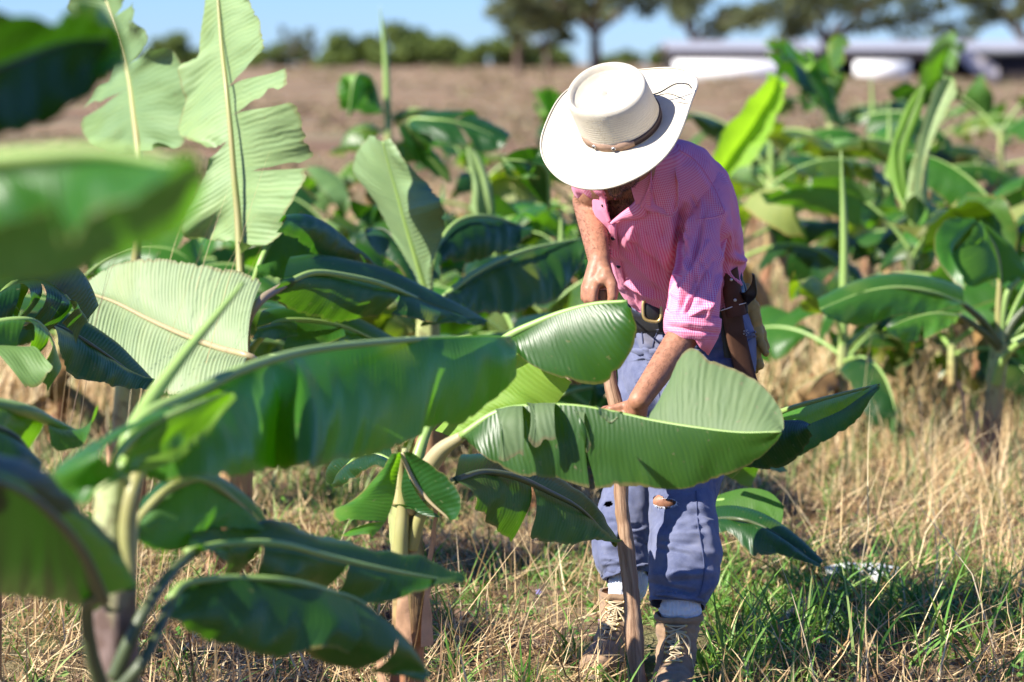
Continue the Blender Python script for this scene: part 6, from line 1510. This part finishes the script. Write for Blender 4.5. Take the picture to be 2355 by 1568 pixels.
# special leaves
def up_leaf(root, c0, c1, ribp, matn, color, seed, top=False, **k):
    hero(root, matn, [dict(c0=ribp, c1=c0, seed=seed, top=top, nu=60, **k), dict(c0=ribp, c1=c1, seed=seed + 1, top=top, nu=60, **k)], ribp, (.010, .008, .003), 'rib', color)
up_leaf(PL[214], [(1620, 395, 14.0), (1640, 350), (1680, 285), (1745, 200), (1782, 178)], [(1690, 400, 14.0), (1745, 350), (1780, 290), (1803, 220), (1790, 178)],
        [(1650, 470, 14.2), (1655, 400, 14.2), (1700, 330), (1750, 260), (1788, 176, 14.6)], 'leaf_yellow_green', (1.0, 1.05, .8, 1), 301, wob=.03, arch=.1)
up_leaf(PL[210], [(2092, 440, 12.5), (2105, 340), (2130, 250), (2150, 195), (2175, 178)], [(2118, 440, 12.5), (2135, 350), (2165, 280), (2200, 215), (2195, 182)],
        [(2105, 520, 12.6), (2108, 430, 12.6), (2122, 330, 12.6), (2150, 245, 12.6), (2182, 175, 12.6)], 'leaf_pale', (1.05, 1.1, .85, 1), 303, arch=.35)
up_leaf(PL[210], [(2035, 390, 12.8), (2060, 300), (2090, 230), (2120, 195)], [(2062, 400, 12.8), (2095, 320), (2120, 250), (2128, 200)],
        [(2100, 520, 12.7), (2050, 400, 12.8), (2078, 310, 12.8), (2108, 240, 12.8), (2124, 195, 12.8)], 'leaf_yellow_green', (.8, .85, .9, 1), 305, arch=.1)
up_leaf(PL[208], [(1755, 120, 17.4), (1800, 118), (1850, 150), (1900, 195)], [(1760, 88, 17.4), (1820, 95), (1880, 130), (1925, 190)],
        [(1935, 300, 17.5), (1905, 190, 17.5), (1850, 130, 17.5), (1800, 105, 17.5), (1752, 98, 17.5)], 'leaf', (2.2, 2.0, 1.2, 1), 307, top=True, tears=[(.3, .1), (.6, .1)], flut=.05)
up_leaf(PL[202], [(780, 250, 15.4), (775, 200), (790, 172), (830, 172)], [(830, 262, 15.4), (845, 230), (855, 195), (860, 190)],
        [(878, 262, 15.4), (858, 190, 15.4), (840, 172, 15.3), (815, 180, 15.2), (800, 272, 15.2)], 'leaf', (1.5, 1.5, 1.1, 1), 309, top=True, wob=.03)
up_leaf(PL[203], [(1080, 480, 12.5), (1085, 420), (1075, 370), (1070, 345)], [(1140, 490, 12.5), (1130, 430), (1110, 370), (1085, 340)],
        [(1125, 560, 12.6), (1115, 480, 12.5), (1105, 420, 12.5), (1090, 370, 12.5), (1074, 338, 12.5)], 'leaf_pale', (.9, 1, .7, 1), 311, arch=.3)

up_leaf(PL[230], [(920, 290, 13.3), (980, 330), (1060, 345), (1130, 345), (1162, 330)], [(925, 285, 13.6), (985, 262), (1060, 272), (1130, 295), (1165, 325)],
        [(1035, 420, 13.6), (940, 288, 13.5), (1000, 275, 13.4), (1080, 290, 13.4), (1164, 328, 13.4)], 'leaf_dark', (1.3, 1.4, 1.2, 1), 313, top=True, arch=.15, wob=.03, tears=[(.4, .04), (.7, .04)])
up_leaf(PL[205], [(1222, 205, 18.4), (1235, 250), (1262, 275)], [(1240, 200, 18.4), (1275, 205), (1310, 240)],
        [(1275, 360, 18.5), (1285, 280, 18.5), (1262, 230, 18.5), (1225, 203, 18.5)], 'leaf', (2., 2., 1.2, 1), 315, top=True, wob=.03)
up_leaf(PL[204], [(1150, 370, 11.4), (1165, 400), (1200, 412), (1240, 405)], [(1160, 360, 11.4), (1200, 340), (1240, 345), (1262, 380)],
        [(1262, 480, 11.6), (1255, 390, 11.5), (1210, 372, 11.4), (1155, 366, 11.4)], 'leaf_dark', (1.6, 1.6, 1.2, 1), 317, top=True, wob=.02)

# ---- far trees, bushes, building ----------------------------------------------------------------------
def foliage_material(name, a, b):
    m, nt = mat(name); n = N(nt); s = n.sep(n.uv())
    c = n.mix(s[0], a, b); bs = n.pbsdf(c, .7, .2); t = n('ShaderNodeBsdfTranslucent', {'Color': n.mix(1., c, (1.3, 1.4, .5), 'MULTIPLY')}).outputs[0]
    n.out(n('ShaderNodeMixShader', {0: .3, 1: bs, 2: t}).outputs[0]); return m
M['crown'] = foliage_material('acacia_foliage', (.07, .09, .05), (.20, .22, .11))
M['bush'] = foliage_material('bush_foliage', (.07, .11, .03), (.20, .25, .07))
M['bark'] = simple('bark', (.12, .085, .065), .9, .1, .4, 3, .8, bd=.02)
def clump_leaves(centres, radii, per, size, squash=.5):
    c = np.repeat(np.array(centres), per, axis=0); r = np.repeat(np.array(radii), per)
    m = len(c); v = rng.normal(0, 1, (m, 3)); v = v / np.linalg.norm(v, axis=1)[:, None] * (rng.uniform(0, 1, m)**.45)[:, None] * r[:, None]; v[:, 2] *= squash
    p = c + v; a = nrm(rng.normal(0, 1, (m, 3))); b = nrm(np.cross(a, rng.normal(0, 1, (m, 3)))); s_ = (size * rng.uniform(.5, 1.5, m))[:, None]
    V = np.stack([p - a * s_, p + b * s_ * .5, p + a * s_, p - b * s_ * .5], axis=1).reshape(-1, 3)
    f = np.arange(m * 4).reshape(-1, 4); U = np.stack([np.repeat(rng.uniform(0, 1, m), 4), np.zeros(m * 4)], -1)
    return V, f, U
def tree(xpx, d, H, spread, label, seed, matn='crown', per=85, clumps=95, leaf=.17, tr=.26, lean=0., gap=0.3, z0=.45, name='spreading_tree', limbs=7):
    rs = np.random.default_rng(seed); b = at_ground(xpx, d); root = empty(name, b, label, 'tree', 'trees along the horizon')
    pt = []; cen = []; rad = []
    fork = b + np.array([lean * .3, 0, H * .26])
    pt.append(tube([b - [0, 0, .3], b + (fork - b) * .5 + rs.normal(0, .1, 3), fork], [tr * 1.25, tr, tr * .8], 12, 14))
    for i in range(limbs):
        a = 6.283 * i / limbs + rs.normal(0, .3); rr_ = spread * rs.uniform(.45, .95); tip = fork + np.array([math.cos(a) * rr_ + lean, math.sin(a) * rr_, H * rs.uniform(.12, .60)])
        mid_ = (fork + tip) / 2 + np.array([rs.normal(0, .3), rs.normal(0, .3), H * .08])
        pt.append(tube([fork, mid_, tip], [tr * .55, tr * .3, tr * .08], 8, 12))
        for j in range(max(2, clumps // limbs)):
            k = rs.uniform(.35, 1.1); base = fork + (tip - fork) * k + np.array([0, 0, H * .06 * math.sin(k * 3)])
            c_ = base + np.array([rs.normal(0, spread * .16), rs.normal(0, spread * .16), rs.normal(0, H * .05)]); cen.append(c_); rad.append(spread * rs.uniform(.09, .22))
            if rs.random() < .5: pt.append(tube([base, (base + c_) / 2 + [0, 0, .1], c_], [tr * .14, tr * .1, tr * .03], 5, 5))
    V, f, U = merge(pt); link('trunk', V, f, M['bark'], root, U)
    V, f, U = clump_leaves(cen, rad, per, leaf); link('crown', V, f, M[matn], root, U, smooth=False)
    return root
tree(1372, 259.6, 14.57, 12.76, 'wide spreading tree directly behind the hat', 401, lean=-0.88, z0=.3, tr=0.53, leaf=0.35)
tree(1888, 181.25, 9.87, 8.12, 'wide spreading tree in front of the long roof, right of the hat', 402, lean=0.43, tr=0.35, leaf=0.23)
tree(1590, 330, 13.36, 10.01, 'dark spreading tree between the two widest trees', 403, clumps=60, tr=0.53, leaf=0.35)
tree(2345, 297, 12.14, 10.12, 'tree with thin crown at the right edge', 404, clumps=36, per=110, tr=0.53, leaf=0.35)
tree(1190, 286, 11.13, 3.52, 'narrow pale tree left of the hat', 405, clumps=30, per=110, tr=0.40, limbs=5, leaf=0.35)
tree(1255, 308, 9.72, 5.28, 'small tree with hanging branches between the narrow tree and the hat', 406, clumps=30, per=100, tr=0.35, limbs=5, leaf=0.35)
tree(2180, 374, 8.91, 4.84, 'small far tree above the roof on the right', 407, clumps=14, per=60, tr=0.26, limbs=4, leaf=0.35)
tree(680, 407, 6.88, 2.86, 'small palm like tree on the horizon right of the tallest leaf', 408, clumps=20, per=70, tr=0.26, limbs=5, leaf=0.35)
tree(715, 418, 7.29, 2.20, 'second small palm like tree on the horizon, right of its twin', 409, clumps=16, per=70, tr=0.26, limbs=5, leaf=0.35)
def bush(xpx, d, w, h, label, seed, n_=24):
    rs = np.random.default_rng(seed); b = at_ground(xpx, d); root = empty('bush', b, label, 'bush', 'bushes along the horizon')
    cen = []; rad = []
    for i in range(n_):
        u = rs.uniform(-1, 1); cen.append(b + np.array([u * w * .5, rs.normal(0, w * .12), h * rs.uniform(.15, .85) * math.sqrt(max(.1, 1 - u * u))])); rad.append(h * rs.uniform(.2, .36))
    V, f, U = clump_leaves(cen, rad, 420, h * .06, .8); link('foliage', V, f, M['bush'], root, U, smooth=False)
    V, f, U = merge([tube([b + [rs.uniform(-.3, .3) * w, 0, -.2], b + [rs.uniform(-.3, .3) * w, 0, h * .6]], [.1, .05], 6, 5) for _ in range(4)]); link('stem', V, f, M['bark'], root, U)
bush(905, 512.5, 24.0, 8.3, 'broad rounded bush on the horizon behind the tall spear', 411, 40)
bush(1010, 525, 16.2, 5.2, 'lower bush joining the broad one on its right', 412)
bush(790, 520, 13.8, 5.2, 'lower bush joining the broad one on its left', 413)
bush(1150, 475, 14.0, 5.4, 'dark bush at the foot of the narrow pale tree', 414)
bush(1240, 500, 12.5, 4.4, 'low bush right of the narrow pale tree', 415)
bush(655, 487.5, 11.2, 4.4, 'low bush under the palm like trees', 416)
bush(400, 500, 11.2, 6.0, 'bush on the horizon between the two tall pale leaves', 417)
bush(560, 512.5, 16.2, 3.8, 'low bush behind the tall pale leaf', 418)
bush(200, 512.5, 17.5, 3.8, 'low bush at the far left of the horizon', 419)
bush(1480, 537.5, 15.0, 4.4, 'low bush left of the white wall', 420)

def box(c, s):
    c = np.array(c, float); s = np.array(s, float) / 2
    V = np.array([[i, j, k] for i in (-1, 1) for j in (-1, 1) for k in (-1, 1)], float) * s + c
    return V, np.array([(0, 1, 3, 2), (4, 6, 7, 5), (0, 4, 5, 1), (2, 3, 7, 6), (0, 2, 6, 4), (1, 5, 7, 3)]), np.zeros((8, 2))
D = 222.
def xw(x_, d_=D): return (x_ - 1177) / F * d_
bc_ = at_ground(2050, D); bl_ = empty('farm_shed', bc_, 'long low farm shed with a dark roof and white walls behind the trees', 'building')
M['white_wall'] = simple('whitewashed_wall', (.88, .88, .88), .8, .2, .04, .5, .1)
M['roof'] = simple('corrugated_roof', (.34, .34, .37), .6, .4, .15, .3, .1)
M['roof_dark'] = simple('dark_eave_board', (.045, .038, .042), .8, .2)  # near-black boards for posts, eave beam and dark walls
M['gable'] = simple('pale_gable_board', (.62, .56, .55), .8, .2, .05, 1)
x0, x1, x2, x3 = xw(1545), xw(1850), xw(1955), xw(2080)
link('wall', *box(((x0 + x1) / 2, D - 1.8, .70), (x1 - x0, .3, 1.40))[:2], M['white_wall'], bl_, smooth=False)
link('wall', *box(((x2 + x3) / 2, D - 1.8, .66), (x3 - x2, .3, 1.36))[:2], M['white_wall'], bl_, smooth=False)
xe = xw(2700)
for k in range(14):
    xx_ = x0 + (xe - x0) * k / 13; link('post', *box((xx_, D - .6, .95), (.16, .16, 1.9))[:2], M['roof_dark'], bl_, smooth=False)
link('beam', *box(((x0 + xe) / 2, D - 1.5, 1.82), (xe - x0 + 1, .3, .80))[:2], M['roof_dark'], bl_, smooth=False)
V = np.array([[x0 - .5, D - 1.8, 2.30], [xe, D - 1.8, 2.30], [xe, D + 6, 2.95], [x0 - .5, D + 6, 2.95], [x0 - .5, D + 13, 2.05], [xe, D + 13, 2.05]]); V = np.vstack([V, V - [0, 0, .12]])
link('roof', V, [(0, 1, 2, 3), (3, 2, 5, 4), (6, 9, 8, 7), (9, 10, 11, 8), (0, 6, 7, 1), (4, 5, 11, 10), (0, 3, 9, 6), (3, 4, 10, 9), (1, 7, 8, 2), (2, 8, 11, 5)], M['roof'], bl_, smooth=False)
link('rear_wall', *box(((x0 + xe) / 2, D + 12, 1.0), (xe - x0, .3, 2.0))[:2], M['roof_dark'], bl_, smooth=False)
D2 = 190.; g2 = empty('barn', at_ground(2300, D2), 'dark barn with a pale grey slanting panel at the right', 'building')
xa, xb, xc_ = xw(2190, D2), xw(2290, D2), xw(2500, D2)
V = np.array([[xa, D2, 2.05], [xa + .9, D2, 2.2], [xb, D2, .9], [xb, D2, .0], [xa + 1., D2, .9]]); V = np.vstack([V, V + [0, .3, 0]])
link('gable_panel', V, [(0, 1, 2, 3, 4), (9, 8, 7, 6, 5), (0, 5, 6, 1), (1, 6, 7, 2), (2, 7, 8, 3), (3, 8, 9, 4), (4, 9, 5, 0)], M['gable'], g2, smooth=False)
link('wall', *box(((xb + xc_) / 2 + .3, D2 + 3, .9), (xc_ - xb, 5, 1.8))[:2], M['roof_dark'], g2, smooth=False)
link('roof', *box(((xb + xc_) / 2 - .2, D2 + 3, 2.0), (xc_ - xb + 1.6, 6.4, .36))[:2], simple('dark_roof', (.05, .055, .07), .5, .4), g2, smooth=False)

# low scrub and clods across the ploughed field
m = 3000; u = rng.uniform(1 / 420., 1 / 26., m); yy = 1 / u; xx = rng.uniform(-.55, .55, m) * yy * .42
kp = patchn(xx / (1 + yy * .02), yy / (1 + yy * .03), .35, 4.) > -.18; xx, yy = xx[kp], yy[kp]; m = len(xx)
cen = np.stack([xx, yy, np.full(m, .03)], -1); V, f, U = clump_leaves(cen, .09 + .004 * yy * rng.uniform(.3, 1.6, m), 26, .035, .45)
V = V.copy(); sz = np.repeat(yy, 26 * 4); cc = V.reshape(-1, 4, 3).mean(axis=1).repeat(4, axis=0); V = cc + (V - cc) * (.5 + sz / 55.)[:, None]; V[:, 2] = np.abs(V[:, 2])
half = len(f) // 2
M['scrub'] = grass_material('field_scrub', [(0., (.16, .10, .065)), (.35, (.28, .19, .12)), (.7, (.40, .30, .18)), (.85, (.22, .22, .10)), (1., (.28, .28, .13))], (1., 1., .6), .15)
o = link('field_scrub', V, f, M['scrub'], None, U, smooth=False); tag(o, 'dry scrub and clods scattered over the ploughed field', 'scrub', kind='stuff')

# ---- light, sky, camera ------------------------------------------------------------------------------------
SUN = np.array(nrm(np.array([-.70, -.38, .65])))
sd = bpy.data.lights.new('sun', 'SUN'); sd.energy = 5.0; sd.angle = R(.53); sd.color = (1., .945, .85)
so = bpy.data.objects.new('sun', sd); COL.objects.link(so); so.rotation_euler = Vector(SUN).to_track_quat('Z', 'Y').to_euler()
w = bpy.data.worlds.new('World'); SC.world = w; w.use_nodes = True; nt = w.node_tree; nt.nodes.clear(); n = N(nt)
sk = n.new('ShaderNodeTexSky', sky_type='NISHITA'); sk.sun_disc = False; sk.sun_elevation = math.asin(SUN[2]); sk.sun_rotation = math.atan2(SUN[0], SUN[1]); sk.air_density = 1.0; sk.dust_density = .0; sk.ozone_density = 3.0
bgn = n('ShaderNodeBackground', {'Color': n.mix(1., sk.outputs[0], (.50, .79, 1.52), 'MULTIPLY'), 'Strength': .055}); o_ = n.new('ShaderNodeOutputWorld'); nt.links.new(bgn.outputs[0], o_.inputs[0])
cd_ = bpy.data.cameras.new('camera'); cam = bpy.data.objects.new('camera', cd_); COL.objects.link(cam); SC.camera = cam
cd_.sensor_width = 36; cd_.lens = F / 2354 * 36; cd_.clip_end = 2500; cd_.clip_start = .1
cam.location = (0, 0, CAMZ); cam.rotation_euler = (math.pi / 2 - PITCH, 0, 0)
cd_.dof.use_dof = True; cd_.dof.focus_distance = 7.05; cd_.dof.aperture_fstop = 2.7; cd_.dof.aperture_blades = 9
SC.view_settings.view_transform = 'Standard'; SC.view_settings.look = 'None'; SC.view_settings.exposure = 1.22; SC.view_settings.gamma = 1
SC.cycles.max_bounces = 6; SC.cycles.transparent_max_bounces = 6; SC.cycles.transmission_bounces = 4
bpy.context.view_layer.update()
